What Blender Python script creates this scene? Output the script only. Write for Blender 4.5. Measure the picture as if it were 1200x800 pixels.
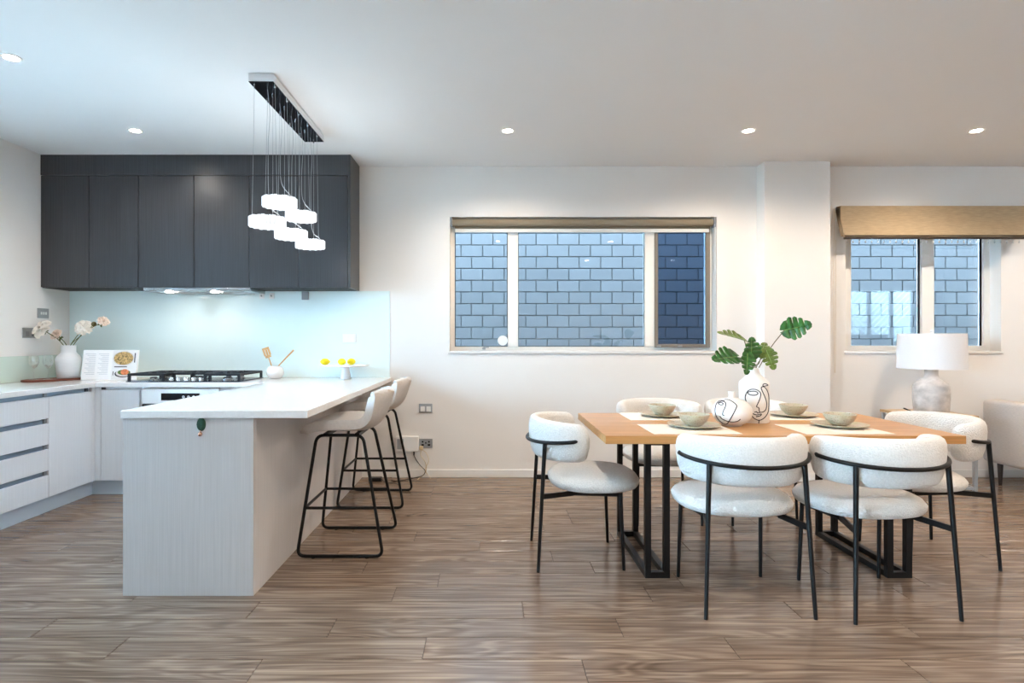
import bpy, bmesh, math, random
from mathutils import Vector, Matrix

# ------------------------------------------------------------------ scene reset
for o in list(bpy.data.objects):
    bpy.data.objects.remove(o, do_unlink=True)
S = bpy.context.scene
C = S.collection
random.seed(7)
PI = math.pi

# ------------------------------------------------------------------ camera
cam = bpy.data.cameras.new('camera')
cam.sensor_width = 36.0
cam.lens = 36.0 * 680 / 1200
cam.shift_x = 27 / 1200
cam.shift_y = -3 / 1200
cam.clip_start = 0.05
co = bpy.data.objects.new('camera', cam)
co.location = (0, 0, 1.224)
co.rotation_euler = (PI / 2, 0, 0)
C.objects.link(co)
S.camera = co

# ------------------------------------------------------------------ view + sky
S.view_settings.view_transform = 'Standard'
S.view_settings.look = 'None'
S.view_settings.exposure = 1.55
S.view_settings.gamma = 1.0
S.view_settings.use_curve_mapping = False
w = bpy.data.worlds.new('overcast_sky')
S.world = w
w.use_nodes = True
bg = w.node_tree.nodes['Background']
bg.inputs[0].default_value = (0.50, 0.76, 1.0, 1)
bg.inputs[1].default_value = 16.5
WARM = (1.0, 0.83, 0.66)
SPOT_W = 34.0


def portal(name, loc, rot, sx, sy):
    l = bpy.data.lights.new(name, 'AREA')
    l.shape = 'RECTANGLE'
    l.size, l.size_y = sx, sy
    l.cycles.is_portal = True
    o = bpy.data.objects.new(name, l)
    o.location = loc
    o.rotation_euler = rot
    C.objects.link(o)


# openings of the room behind and beside the camera: (x0, x1, z0, z1)
REAR_Y = -2.2
REAR_OPEN = [(7.9, 9.4, 1.1, 2.35)]
WEST_X = -3.716
WEST_OPEN = [(2.0, 4.0, 1.15, 2.2), (-1.9, 0.1, 0.05, 2.2)]          # (y0, y1, z0, z1)
for i, (a, b, z0, z1) in enumerate(REAR_OPEN):
    portal('daylight_portal', ((a + b) / 2, REAR_Y - 0.11, (z0 + z1) / 2), (PI / 2, 0, PI), b - a, z1 - z0)
for (a, b, z0, z1) in WEST_OPEN:
    portal('daylight_portal', (WEST_X - 0.11, (a + b) / 2, (z0 + z1) / 2), (PI / 2, 0, PI / 2), b - a, z1 - z0)


# ------------------------------------------------------------------ materials
def lin(r, g=None, b=None):
    if isinstance(r, (tuple, list)):
        r, g, b = r
    f = lambda c: ((c / 255 + 0.055) / 1.055) ** 2.4 if c > 10 else c / 255 / 12.92
    return (f(r), f(g), f(b))


MATS = {}


def mat(name, col, rough=0.5, metal=0.0, spec=0.5, grain=None, amt=0.12, bump=None, bstr=0.15, bdist=0.002,
        emit=0.0, emcol=None, coat=0.0, rand=0.0, trans=0.0, ior=1.45, sheen=0.0, detail=3.0, distort=0.0, alpha=1.0):
    m = bpy.data.materials.new(name)
    m.use_nodes = True
    nt = m.node_tree
    N, L = nt.nodes, nt.links
    p = N['Principled BSDF']
    c4 = (*col, 1)
    p.inputs['Base Color'].default_value = c4
    p.inputs['Roughness'].default_value = rough
    p.inputs['Metallic'].default_value = metal
    p.inputs['Specular IOR Level'].default_value = spec
    p.inputs['IOR'].default_value = ior
    p.inputs['Coat Weight'].default_value = coat
    p.inputs['Coat Roughness'].default_value = 0.08
    p.inputs['Transmission Weight'].default_value = trans
    p.inputs['Sheen Weight'].default_value = sheen
    p.inputs['Alpha'].default_value = alpha
    if emit:
        p.inputs['Emission Color'].default_value = (*(emcol or col), 1)
        p.inputs['Emission Strength'].default_value = emit
    tc = None
    if grain or bump:
        tc = N.new('ShaderNodeTexCoord')

    def noise(scale):
        mp = N.new('ShaderNodeMapping')
        mp.inputs['Scale'].default_value = scale
        L.new(tc.outputs['Object'], mp.inputs['Vector'])
        n = N.new('ShaderNodeTexNoise')
        n.inputs['Scale'].default_value = 1.0
        n.inputs['Detail'].default_value = detail
        n.inputs['Roughness'].default_value = 0.6
        n.inputs['Distortion'].default_value = distort
        L.new(mp.outputs[0], n.inputs['Vector'])
        return n
    src = None
    if grain:
        n = noise(grain)
        r = N.new('ShaderNodeValToRGB')
        r.color_ramp.elements[0].position = 0.3
        r.color_ramp.elements[1].position = 0.7
        r.color_ramp.elements[0].color = (*[c * (1 - amt) for c in col], 1)
        r.color_ramp.elements[1].color = (*[min(1, c * (1 + amt)) for c in col], 1)
        L.new(n.outputs['Fac'], r.inputs['Fac'])
        src = r.outputs['Color']
    if rand:
        oi = N.new('ShaderNodeObjectInfo')
        hs = N.new('ShaderNodeHueSaturation')
        mr = N.new('ShaderNodeMapRange')
        mr.inputs['To Min'].default_value = 1 - rand
        mr.inputs['To Max'].default_value = 1 + rand
        L.new(oi.outputs['Random'], mr.inputs['Value'])
        L.new(mr.outputs[0], hs.inputs['Value'])
        if src:
            L.new(src, hs.inputs['Color'])
        else:
            hs.inputs['Color'].default_value = c4
        src = hs.outputs['Color']
    if src:
        L.new(src, p.inputs['Base Color'])
    if bump:
        n = noise(bump)
        b = N.new('ShaderNodeBump')
        b.inputs['Strength'].default_value = bstr
        b.inputs['Distance'].default_value = bdist
        L.new(n.outputs['Fac'], b.inputs['Height'])
        L.new(b.outputs[0], p.inputs['Normal'])
    MATS[name] = m
    return m


def glass_mat(name, tint, refl=1.0, ior=1.5):
    """thin window glass: clear (tinted) pass-through with a mirror-like fresnel reflection"""
    m = bpy.data.materials.new(name)
    m.use_nodes = True
    nt = m.node_tree
    N, L = nt.nodes, nt.links
    N.remove(N['Principled BSDF'])
    t = N.new('ShaderNodeBsdfTransparent')
    t.inputs[0].default_value = (*tint, 1)
    g = N.new('ShaderNodeBsdfGlossy')
    g.inputs['Roughness'].default_value = 0.02
    g.inputs[0].default_value = (refl, refl, refl, 1)
    f = N.new('ShaderNodeFresnel')
    f.inputs[0].default_value = ior
    mx = N.new('ShaderNodeMixShader')
    L.new(f.outputs[0], mx.inputs[0])
    L.new(t.outputs[0], mx.inputs[1])
    L.new(g.outputs[0], mx.inputs[2])
    L.new(mx.outputs[0], N['Material Output'].inputs[0])
    MATS[name] = m
    return m


def floor_mat():
    m = bpy.data.materials.new('vinyl_plank')
    m.use_nodes = True
    nt = m.node_tree
    N, L = nt.nodes, nt.links
    p = N['Principled BSDF']
    tc = N.new('ShaderNodeTexCoord')
    oi = N.new('ShaderNodeObjectInfo')
    ad = N.new('ShaderNodeVectorMath')
    ad.operation = 'ADD'
    sc = N.new('ShaderNodeVectorMath')
    sc.operation = 'SCALE'
    sc.inputs[0].default_value = (37.0, 91.0, 53.0)
    L.new(oi.outputs['Random'], sc.inputs['Scale'])
    L.new(tc.outputs['Object'], ad.inputs[0])
    L.new(sc.outputs[0], ad.inputs[1])

    def nz(scale, det, dist):
        mp = N.new('ShaderNodeMapping')
        mp.inputs['Scale'].default_value = scale
        L.new(ad.outputs[0], mp.inputs[0])
        n = N.new('ShaderNodeTexNoise')
        n.inputs['Scale'].default_value = 1
        n.inputs['Detail'].default_value = det
        n.inputs['Distortion'].default_value = dist
        n.inputs['Roughness'].default_value = 0.6
        L.new(mp.outputs[0], n.inputs[0])
        return n
    n1 = nz((1.3, 55, 1), 6, 0.25)
    n2 = nz((0.8, 7, 1), 2, 0.8)
    # cathedral figure: rings read from a distorted, stretched field
    wv = N.new('ShaderNodeMath')
    wv.operation = 'MULTIPLY'
    wv.inputs[1].default_value = 60.0
    L.new(n2.outputs['Fac'], wv.inputs[0])
    sn = N.new('ShaderNodeMath')
    sn.operation = 'SINE'
    L.new(wv.outputs[0], sn.inputs[0])
    mr = N.new('ShaderNodeMapRange')
    mr.inputs['From Min'].default_value = -1
    mr.inputs['To Min'].default_value = 0.0
    mr.inputs['To Max'].default_value = 1.0
    L.new(sn.outputs[0], mr.inputs['Value'])
    mixf = N.new('ShaderNodeMix')
    mixf.inputs[0].default_value = 0.14
    L.new(n1.outputs['Fac'], mixf.inputs[2])
    L.new(mr.outputs[0], mixf.inputs[3])
    r = N.new('ShaderNodeValToRGB')
    e = r.color_ramp.elements
    e[0].position = 0.3
    e[0].color = (*lin(90, 75, 63), 1)
    e[1].position = 0.7
    e[1].color = (*lin(160, 141, 123), 1)
    k = e.new(0.5)
    k.color = (*lin(124, 105, 90), 1)
    L.new(mixf.outputs[0], r.inputs[0])
    hs = N.new('ShaderNodeHueSaturation')
    m2 = N.new('ShaderNodeMapRange')
    m2.inputs['To Min'].default_value = 0.92
    m2.inputs['To Max'].default_value = 1.06
    L.new(oi.outputs['Random'], m2.inputs['Value'])
    L.new(m2.outputs[0], hs.inputs['Value'])
    L.new(r.outputs[0], hs.inputs['Color'])
    L.new(hs.outputs[0], p.inputs['Base Color'])
    p.inputs['Roughness'].default_value = 0.18
    p.inputs['Specular IOR Level'].default_value = 0.45
    b = N.new('ShaderNodeBump')
    b.inputs['Strength'].default_value = 0.05
    b.inputs['Distance'].default_value = 0.001
    L.new(n1.outputs['Fac'], b.inputs['Height'])
    L.new(b.outputs[0], p.inputs['Normal'])
    MATS['vinyl_plank'] = m


def speckle_mat(name, col, dark, rough, sc=160):
    m = mat(name, col, rough)
    nt = m.node_tree
    N, L = nt.nodes, nt.links
    tc = N.new('ShaderNodeTexCoord')
    n = N.new('ShaderNodeTexNoise')
    n.inputs['Scale'].default_value = sc
    n.inputs['Detail'].default_value = 2
    L.new(tc.outputs['Object'], n.inputs['Vector'])
    r = N.new('ShaderNodeValToRGB')
    r.color_ramp.elements[0].position = 0.3
    r.color_ramp.elements[1].position = 0.42
    r.color_ramp.elements[0].color = (*dark, 1)
    r.color_ramp.elements[1].color = (*col, 1)
    L.new(n.outputs['Fac'], r.inputs[0])
    n2 = N.new('ShaderNodeTexNoise')
    n2.inputs['Scale'].default_value = 9
    L.new(tc.outputs['Object'], n2.inputs['Vector'])
    mx = N.new('ShaderNodeMix')
    mx.data_type = 'RGBA'
    mx.blend_type = 'MULTIPLY'
    mx.inputs[0].default_value = 0.3
    L.new(r.outputs[0], mx.inputs[6])
    L.new(n2.outputs['Color'], mx.inputs[7])
    L.new(mx.outputs[2], N['Principled BSDF'].inputs['Base Color'])
    return m


floor_mat()
mat('wall_paint', lin(238, 235, 231), 0.7, bump=(90, 90, 90), bstr=0.05, grain=(1.3, 1.3, 1.3), amt=0.01)
mat('ceiling_paint', lin(236, 236, 235), 0.85, grain=(1, 1, 1), amt=0.01)
mat('trim_white', lin(240, 239, 236), 0.4, grain=(3, 3, 3), amt=0.01)
mat('aluminium_white', lin(246, 244, 238), 0.35, grain=(4, 4, 4), amt=0.01)
mat('dark_laminate', lin(52, 53, 57), 0.33, grain=(160, 160, 1.6), amt=0.32, bump=(220, 220, 3), bstr=0.12, bdist=0.001, spec=0.75)
mat('carcass_gap_shade', lin(22, 22, 24), 0.6, grain=(30, 30, 30), amt=0.05)  # near-black stands in for the shade in the gaps between cupboard doors
mat('pale_laminate', lin(226, 226, 228), 0.32, grain=(150, 150, 2.2), amt=0.035, bump=(220, 220, 3), bstr=0.06, bdist=0.001)
mat('island_laminate', lin(204, 200, 199), 0.38, grain=(170, 170, 2.5), amt=0.06, bump=(220, 220, 3), bstr=0.08, bdist=0.001)
mat('stone_top', lin(236, 234, 232), 0.12, grain=(50, 50, 50), amt=0.03, spec=0.5)
mat('plinth', lin(196, 202, 208), 0.4, grain=(3, 3, 3), amt=0.02)
mat('channel_metal', lin(150, 165, 180), 0.35, metal=0.7, grain=(20, 20, 20), amt=0.04)
mat('channel_end', lin(70, 75, 80), 0.5, grain=(20, 20, 20), amt=0.04)
mat('splash_glass', lin(230, 246, 246), 0.05, spec=0.35, coat=0.0, grain=(1.5, 1.5, 1.5), amt=0.012)
mat('splash_glass_low', lin(212, 228, 218), 0.06, spec=0.6, coat=0.3, grain=(1.5, 1.5, 1.5), amt=0.012)
mat('steel', lin(190, 192, 194), 0.25, metal=1.0, grain=(2, 200, 2), amt=0.04)
mat('chrome', lin(225, 226, 228), 0.08, metal=1.0, grain=(5, 5, 5), amt=0.01)
mat('black_mirror', lin(18, 18, 20), 0.06, spec=0.8, grain=(5, 5, 5), amt=0.05)
mat('black_metal', lin(17, 18, 19), 0.4, spec=0.3, grain=(30, 30, 30), amt=0.08)
mat('cast_iron', lin(30, 34, 42), 0.5, grain=(60, 60, 60), amt=0.15, bump=(150, 150, 150), bstr=0.2)
mat('hob_steel', lin(60, 72, 92), 0.2, metal=0.6, grain=(2, 60, 2), amt=0.05)
mat('crystal_glow', (1.0, 1.0, 1.0), 0.1, emit=0.8, emcol=(0.93, 0.97, 1.0))
mat('crystal_cut', (0.5, 0.54, 0.58), 0.05, emit=0.28, emcol=(0.9, 0.95, 1.0))
mat('lamp_disc', (1, 0.95, 0.88), 0.4, emit=30.0, emcol=(1.0, 0.90, 0.78))
mat('wire', lin(176, 178, 180), 0.35, metal=0.6, grain=(5, 5, 5), amt=0.02)
mat('boucle', lin(236, 232, 226), 0.95, grain=(130, 130, 130), amt=0.07, bump=(150, 150, 150), bstr=1.0, bdist=0.009, sheen=0.3)
mat('stool_leather', lin(202, 195, 189), 0.62, grain=(60, 60, 60), amt=0.05, bump=(300, 300, 300), bstr=0.2, bdist=0.001)
mat('oak', lin(190, 140, 86), 0.36, grain=(2.4, 55, 55), amt=0.2, bump=(3, 80, 80), bstr=0.1, bdist=0.001, distort=0.5)
mat('placemat', lin(234, 224, 210), 0.9, grain=(300, 300, 300), amt=0.06, bump=(350, 350, 350), bstr=0.5)
speckle_mat('sage_stoneware', lin(206, 196, 172), lin(156, 142, 116), 0.3)
speckle_mat('sage_plate', lin(208, 198, 174), lin(156, 144, 118), 0.35)
mat('matte_ceramic', lin(240, 237, 232), 0.55, grain=(40, 40, 40), amt=0.03, bump=(60, 60, 60), bstr=0.08)
mat('gloss_ceramic', lin(242, 243, 244), 0.22, grain=(10, 10, 10), amt=0.01)
mat('ribbed_ceramic', lin(238, 240, 243), 0.5, grain=(10, 10, 90), amt=0.03, bump=(3, 3, 110), bstr=0.35, bdist=0.003)
mat('ink', lin(34, 34, 40), 0.6, grain=(30, 30, 30), amt=0.1)
mat('leaf', lin(50, 104, 44), 0.3, grain=(22, 22, 22), amt=0.5, spec=0.6)
mat('leaf_olive', lin(96, 116, 44), 0.45, grain=(28, 28, 28), amt=0.35)
mat('leaf_vein', lin(140, 170, 96), 0.5, grain=(20, 20, 20), amt=0.1)
mat('stem', lin(92, 86, 52), 0.6, grain=(30, 30, 30), amt=0.2)
mat('petal', lin(248, 240, 228), 0.7, grain=(40, 40, 40), amt=0.05)
mat('petal_blush', lin(246, 226, 210), 0.7, grain=(40, 40, 40), amt=0.06)
mat('sepal', lin(92, 104, 50), 0.6, grain=(40, 40, 40), amt=0.2)
mat('tray_wood', lin(122, 66, 48), 0.4, grain=(60, 8, 60), amt=0.2)
mat('wood_pale', lin(214, 168, 110), 0.5, grain=(60, 60, 8), amt=0.15)
mat('lemon', lin(240, 222, 30), 0.42, grain=(20, 20, 20), amt=0.06, bump=(180, 180, 180), bstr=0.3)
mat('paper', lin(244, 244, 246), 0.6, grain=(30, 30, 30), amt=0.01)
mat('print_grey', lin(196, 200, 208), 0.7, grain=(30, 30, 30), amt=0.05)
mat('print_dark', lin(70, 66, 78), 0.7, grain=(30, 30, 30), amt=0.1)
mat('food_pasta', lin(190, 158, 104), 0.6, grain=(70, 70, 70), amt=0.75)
mat('food_salmon', lin(222, 132, 88), 0.6, grain=(60, 60, 60), amt=0.3)
mat('food_green', lin(98, 122, 62), 0.6, grain=(90, 90, 90), amt=0.4)
mat('plate_print', lin(226, 222, 220), 0.6, grain=(20, 20, 20), amt=0.05)
mat('plastic_white', lin(240, 240, 238), 0.35, grain=(10, 10, 10), amt=0.01)
mat('plastic_grey', lin(150, 154, 158), 0.3, metal=0.5, grain=(10, 10, 10), amt=0.03)
mat('plastic_silver', lin(176, 178, 180), 0.3, metal=0.6, grain=(10, 10, 10), amt=0.02)
mat('plastic_black', lin(24, 24, 26), 0.4, grain=(10, 10, 10), amt=0.05)
mat('screen_black', lin(16, 22, 34), 0.1, grain=(10, 10, 10), amt=0.05)
mat('cord_cream', lin(214, 196, 160), 0.5, grain=(10, 10, 10), amt=0.05)
mat('green_felt', lin(30, 72, 52), 0.6, grain=(150, 150, 150), amt=0.2, bump=(200, 200, 200), bstr=0.4)
mat('rose_gold', lin(208, 160, 138), 0.25, metal=0.9, grain=(10, 10, 10), amt=0.05)
mat('blind_taupe', lin(150, 138, 118), 0.8, grain=(200, 200, 200), amt=0.06)
mat('roman_linen', lin(172, 150, 120), 0.9, grain=(14, 160, 160), amt=0.14, bump=(260, 260, 260), bstr=0.4)
mat('roman_trim', lin(62, 50, 40), 0.8, grain=(200, 100, 100), amt=0.2)
mat('bead_glass', lin(226, 230, 232), 0.1, trans=0.15, grain=(20, 20, 20), amt=0.02)
mat('screen_grey', lin(132, 124, 114), 0.5, grain=(10, 10, 10), amt=0.03)
mat('seal_black', lin(26, 32, 42), 0.6, grain=(10, 10, 10), amt=0.05)
mat('shade_white', lin(240, 240, 242), 0.8, grain=(150, 150, 150), amt=0.02, bump=(250, 250, 250), bstr=0.2)
mat('lamp_stone', lin(206, 201, 198), 0.7, grain=(9, 9, 12), amt=0.3, bump=(40, 40, 40), bstr=0.3, detail=5)
mat('side_wood', lin(196, 164, 122), 0.4, grain=(3, 60, 60), amt=0.15)
mat('sofa_cloth', lin(198, 188, 180), 0.9, grain=(12, 40, 220), amt=0.08, bump=(250, 250, 250), bstr=0.4)
mat('cushion_cloth', lin(206, 194, 180), 0.9, grain=(160, 160, 160), amt=0.12, bump=(200, 200, 200), bstr=0.5)
mat('sofa_leg', lin(60, 50, 44), 0.4, grain=(30, 30, 5), amt=0.2)
mat('brick', lin(49, 46, 46), 0.85, grain=(26, 26, 26), amt=0.12, bump=(120, 120, 120), bstr=0.4, rand=0.10)
mat('mortar', lin(20, 19, 19), 0.9, grain=(60, 60, 60), amt=0.15)
mat('concrete', lin(160, 156, 150), 0.85, grain=(6, 6, 6), amt=0.12)
mat('joint_dark', lin(70, 56, 46), 0.7, grain=(6, 6, 6), amt=0.1)
glass_mat('window_glass', (0.93, 0.97, 0.99))
glass_mat('haze_free_tint', (0.40, 0.47, 0.56), 0.5)  # dark tint stands in for an open light without reflected haze
gm = glass_mat('wine_glass_clear', (0.985, 0.99, 0.99))
_n, _l = gm.node_tree.nodes, gm.node_tree.links
_lw = _n.new('ShaderNodeLayerWeight')
_pw = _n.new('ShaderNodeMath')
_pw.operation = 'POWER'
_pw.inputs[1].default_value = 1.8
_mr = _n.new('ShaderNodeMapRange')
_mr.inputs['To Min'].default_value = 0.08
_mr.inputs['To Max'].default_value = 0.75
_l.new(_lw.outputs['Facing'], _pw.inputs[0])
_l.new(_pw.outputs[0], _mr.inputs['Value'])
_l.new(_mr.outputs[0], _n['Mix Shader'].inputs[0])


# ------------------------------------------------------------------ mesh helpers
class MB:
    def __init__(self):
        self.v, self.f, self.m = [], [], []
        self.ang = 20

    def add(self, verts, faces, mi=0):
        b = len(self.v)
        self.v += [tuple(x) for x in verts]
        self.f += [tuple(b + i for i in f) for f in faces]
        self.m += [mi] * len(faces)
        return self

    def box(self, x0, x1, y0, y1, z0, z1, bev=0.0, mi=0):
        if bev <= 0:
            v = [(x, y, z) for z in (z0, z1) for y in (y0, y1) for x in (x0, x1)]
            return self.add(v, [(0, 2, 3, 1), (4, 5, 7, 6), (0, 1, 5, 4), (2, 6, 7, 3), (0, 4, 6, 2), (1, 3, 7, 5)], mi)
        if bev >= 0.01:
            self.ang = max(self.ang, 40)
        bm = bmesh.new()
        bmesh.ops.create_cube(bm, size=1.0)
        for q in bm.verts:
            q.co = Vector(((x0 + x1) / 2 + q.co.x * (x1 - x0), (y0 + y1) / 2 + q.co.y * (y1 - y0), (z0 + z1) / 2 + q.co.z * (z1 - z0)))
        bmesh.ops.bevel(bm, geom=list(bm.edges), offset=bev, segments=2 if bev < 0.01 else 4, profile=0.5, affect='EDGES')
        bm.verts.index_update()
        self.add([q.co for q in bm.verts], [[q.index for q in f.verts] for f in bm.faces], mi)
        bm.free()
        return self

    def obox(self, p, q, wx, wz, up=(0, 0, 1), mi=0):
        """bar of rectangular section from p to q"""
        p, q = Vector(p), Vector(q)
        d = (q - p).normalized()
        s = d.cross(Vector(up)).normalized()
        u = s.cross(d)
        v = []
        for e in (p, q):
            for a, b in ((-1, -1), (1, -1), (1, 1), (-1, 1)):
                v.append(e + s * a * wx / 2 + u * b * wz / 2)
        return self.add(v, [(0, 3, 2, 1), (4, 5, 6, 7), (0, 1, 5, 4), (1, 2, 6, 5), (2, 3, 7, 6), (3, 0, 4, 7)], mi)

    def lathe(self, prof, n=32, c=(0, 0, 0), axis='z', mi=0, sx=1.0, sy=1.0):
        v, f = [], []
        k = len(prof)
        self.ang = max(self.ang, 35, 360 / n + 4)
        for i in range(n):
            a = 2 * PI * i / n
            for r, z in prof:
                x, y = r * math.cos(a) * sx, r * math.sin(a) * sy
                if axis == 'z':
                    p = (x, y, z)
                elif axis == 'x':
                    p = (z, x, y)
                else:
                    p = (x, z, -y) if axis == '-y' else (y, z, x)
                v.append((p[0] + c[0], p[1] + c[1], p[2] + c[2]))
        for i in range(n):
            j = (i + 1) % n
            for q in range(k - 1):
                f.append((i * k + q, j * k + q, j * k + q + 1, i * k + q + 1))
        # close degenerate ends
        if prof[0][0] > 1e-6:
            f.append(tuple(i * k for i in range(n))[::-1])
        if prof[-1][0] > 1e-6:
            f.append(tuple(i * k + k - 1 for i in range(n)))
        return self.add(v, f, mi)

    def tube(self, pts, r, n=8, closed=False, mi=0, caps=True):
        pts = [Vector(p) for p in pts]
        self.ang = max(self.ang, 360 / n + 4)
        m = len(pts)
        rs = r if isinstance(r, (list, tuple)) else [r] * m
        t = []
        for i in range(m):
            if closed:
                d = pts[(i + 1) % m] - pts[i - 1]
            else:
                d = pts[min(i + 1, m - 1)] - pts[max(i - 1, 0)]
            t.append(d.normalized())
        a = t[0].orthogonal().normalized()
        v, f = [], []
        prev = t[0]
        for i in range(m):
            q = prev.rotation_difference(t[i])
            a = (q @ a)
            a = (a - t[i] * a.dot(t[i])).normalized()
            prev = t[i]
            b = t[i].cross(a)
            for k in range(n):
                th = 2 * PI * k / n
                v.append(pts[i] + (a * math.cos(th) + b * math.sin(th)) * rs[i])
        for i in range(m if closed else m - 1):
            j = (i + 1) % m
            for k in range(n):
                l = (k + 1) % n
                f.append((i * n + k, i * n + l, j * n + l, j * n + k))
        if not closed and caps:
            f.append(tuple(range(n))[::-1])
            f.append(tuple((m - 1) * n + k for k in range(n)))
        return self.add(v, f, mi)

    def prism(self, poly, z0, z1, mi=0):
        n = len(poly)
        v = [(x, y, z0) for x, y in poly] + [(x, y, z1) for x, y in poly]
        f = [tuple(range(n))[::-1], tuple(range(n, 2 * n))]
        f += [(i, (i + 1) % n, n + (i + 1) % n, n + i) for i in range(n)]
        return self.add(v, f, mi)

    def extrude_x(self, poly, x0, x1, mi=0):
        """(y,z) outline pushed along x"""
        n = len(poly)
        v = [(x0, y, z) for y, z in poly] + [(x1, y, z) for y, z in poly]
        f = [tuple(range(n)), tuple(range(n, 2 * n))[::-1]]
        f += [(i, n + i, n + (i + 1) % n, (i + 1) % n) for i in range(n)]
        return self.add(v, f, mi)

    def xf(self, M):
        self.v = [tuple(M @ Vector(p)) for p in self.v]
        return self

    def mesh(self, name, mats, angle=None):
        me = bpy.data.meshes.new(name)
        me.from_pydata(self.v, [], self.f)
        bm = bmesh.new()
        bm.from_mesh(me)
        bmesh.ops.recalc_face_normals(bm, faces=bm.faces)
        bm.to_mesh(me)
        bm.free()
        for q in (mats if isinstance(mats, (list, tuple)) else [mats]):
            me.materials.append(MATS[q])
        me.polygons.foreach_set('material_index', self.m)
        me.polygons.foreach_set('use_smooth', [True] * len(me.polygons))
        me.set_sharp_from_angle(angle=math.radians(angle or self.ang))
        me.update()
        return me

    def build(self, name, mats, parent=None, loc=(0, 0, 0), rot=(0, 0, 0), angle=None):
        me = self.mesh(name, mats, angle)
        o = bpy.data.objects.new(name, me)
        o.location = loc
        o.rotation_euler = rot
        C.objects.link(o)
        if parent:
            o.parent = parent
        return o


def tag(o, label=None, cat=None, group=None, kind=None):
    if label:
        o['label'] = label
    if cat:
        o['category'] = cat
    if group:
        o['group'] = group
    if kind:
        o['kind'] = kind
    return o


def thing(name, label, cat, loc=(0, 0, 0), rz=0.0, group=None, kind=None):
    o = bpy.data.objects.new(name, None)
    o.empty_display_size = 0.1
    o.location = loc
    o.rotation_euler = (0, 0, rz)
    C.objects.link(o)
    return tag(o, label, cat, group, kind)


def link_copy(o, parent=None):
    c = o.copy()
    C.objects.link(c)
    c.parent = parent
    for ch in list(o.children):
        link_copy(ch, c)
    return c


def dup(root, loc, rz, label, group=None):
    r = link_copy(root)
    r.location = loc
    r.rotation_euler = (0, 0, rz)
    r['label'] = label
    if group:
        r['group'] = group
    return r


def fillet(pts, r, seg=5, closed=False):
    pts = [Vector(p) for p in pts]
    n = len(pts)
    out = []
    for i in range(n):
        if not closed and i in (0, n - 1):
            out.append(pts[i])
            continue
        a, b, c = pts[i - 1], pts[i], pts[(i + 1) % n]
        d1, d2 = (a - b), (c - b)
        k = min(r, d1.length * 0.49, d2.length * 0.49)
        p, q = b + d1.normalized() * k, b + d2.normalized() * k
        for s in range(seg + 1):
            t = s / seg
            out.append(p * (1 - t) ** 2 + b * 2 * t * (1 - t) + q * t * t)
    return out


def spline(pts, seg=6):
    """catmull-rom through the points"""
    P = [Vector(p) for p in pts]
    P = [P[0] * 2 - P[1]] + P + [P[-1] * 2 - P[-2]]
    out = []
    for i in range(1, len(P) - 2):
        p0, p1, p2, p3 = P[i - 1:i + 3]
        for s in range(seg):
            t = s / seg
            out.append(0.5 * ((2 * p1) + (p2 - p0) * t + (2 * p0 - 5 * p1 + 4 * p2 - p3) * t * t + (3 * p1 - p0 - 3 * p2 + p3) * t ** 3))
    out.append(P[-2])
    return out


def holes_wall(mb, u0, u1, z0, z1, holes, put):
    """fill a rectangle minus holes with boxes; put(u0,u1,z0,z1)"""
    us = sorted({u0, u1, *[h[0] for h in holes], *[h[1] for h in holes]})
    for a, b in zip(us, us[1:]):
        hs = sorted([(h[2], h[3]) for h in holes if h[0] <= a and h[1] >= b])
        z = z0
        for h0, h1 in hs:
            if h0 > z:
                put(a, b, z, h0)
            z = h1
        if z < z1:
            put(a, b, z, z1)


# ------------------------------------------------------------------ room shell
H = 2.75
BY = 5.136           # face of the wall with the windows
LX = -3.716          # kitchen side wall
RX = 10.0
WIN1 = (-0.347, 2.017, 1.118, 2.304)
WIN2 = (3.157, 4.532, 1.118, 2.30)


def structure(name, mb, m, label, parent=None):
    o = mb.build(name, m, parent)
    if parent is None:
        tag(o, label, None, None, 'structure')
    return o


mb = MB()
holes_wall(mb, LX - 0.2, RX, 0, H, [WIN1, WIN2], lambda a, b, c, d: mb.box(a, b, BY, BY + 0.2, c, d))
structure('wall_back', mb, 'wall_paint', 'off-white plaster wall with two windows to a brick wall')
mb = MB().box(2.37, 2.935, 4.99, BY, 0, H)
structure('wall_pier', mb, 'wall_paint', 'shallow off-white boxed pier on the wall between the windows')
mb = MB()
holes_wall(mb, REAR_Y, BY, 0, H, WEST_OPEN, lambda a, b, c, d: mb.box(LX - 0.2, LX, a, b, c, d))
structure('wall_left', mb, 'wall_paint', 'off-white kitchen side wall beside the pale cabinets')
mb = MB()
holes_wall(mb, WEST_X - 0.2, RX, 0, H, REAR_OPEN, lambda a, b, c, d: mb.box(a, b, REAR_Y - 0.2, REAR_Y, c, d))
structure('wall_front', mb, 'wall_paint', 'off-white garden wall with wide glazed doors')
mb = MB().box(RX, RX + 0.2, REAR_Y - 0.2, BY + 0.2, 0, H)
structure('wall_right', mb, 'wall_paint', 'off-white end wall of the living area')
mb = MB().box(WEST_X - 0.2, RX + 0.2, REAR_Y - 0.2, BY + 0.2, H, H + 0.2)
structure('ceiling', mb, 'ceiling_paint', 'flat white plaster ceiling with downlights')


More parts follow.
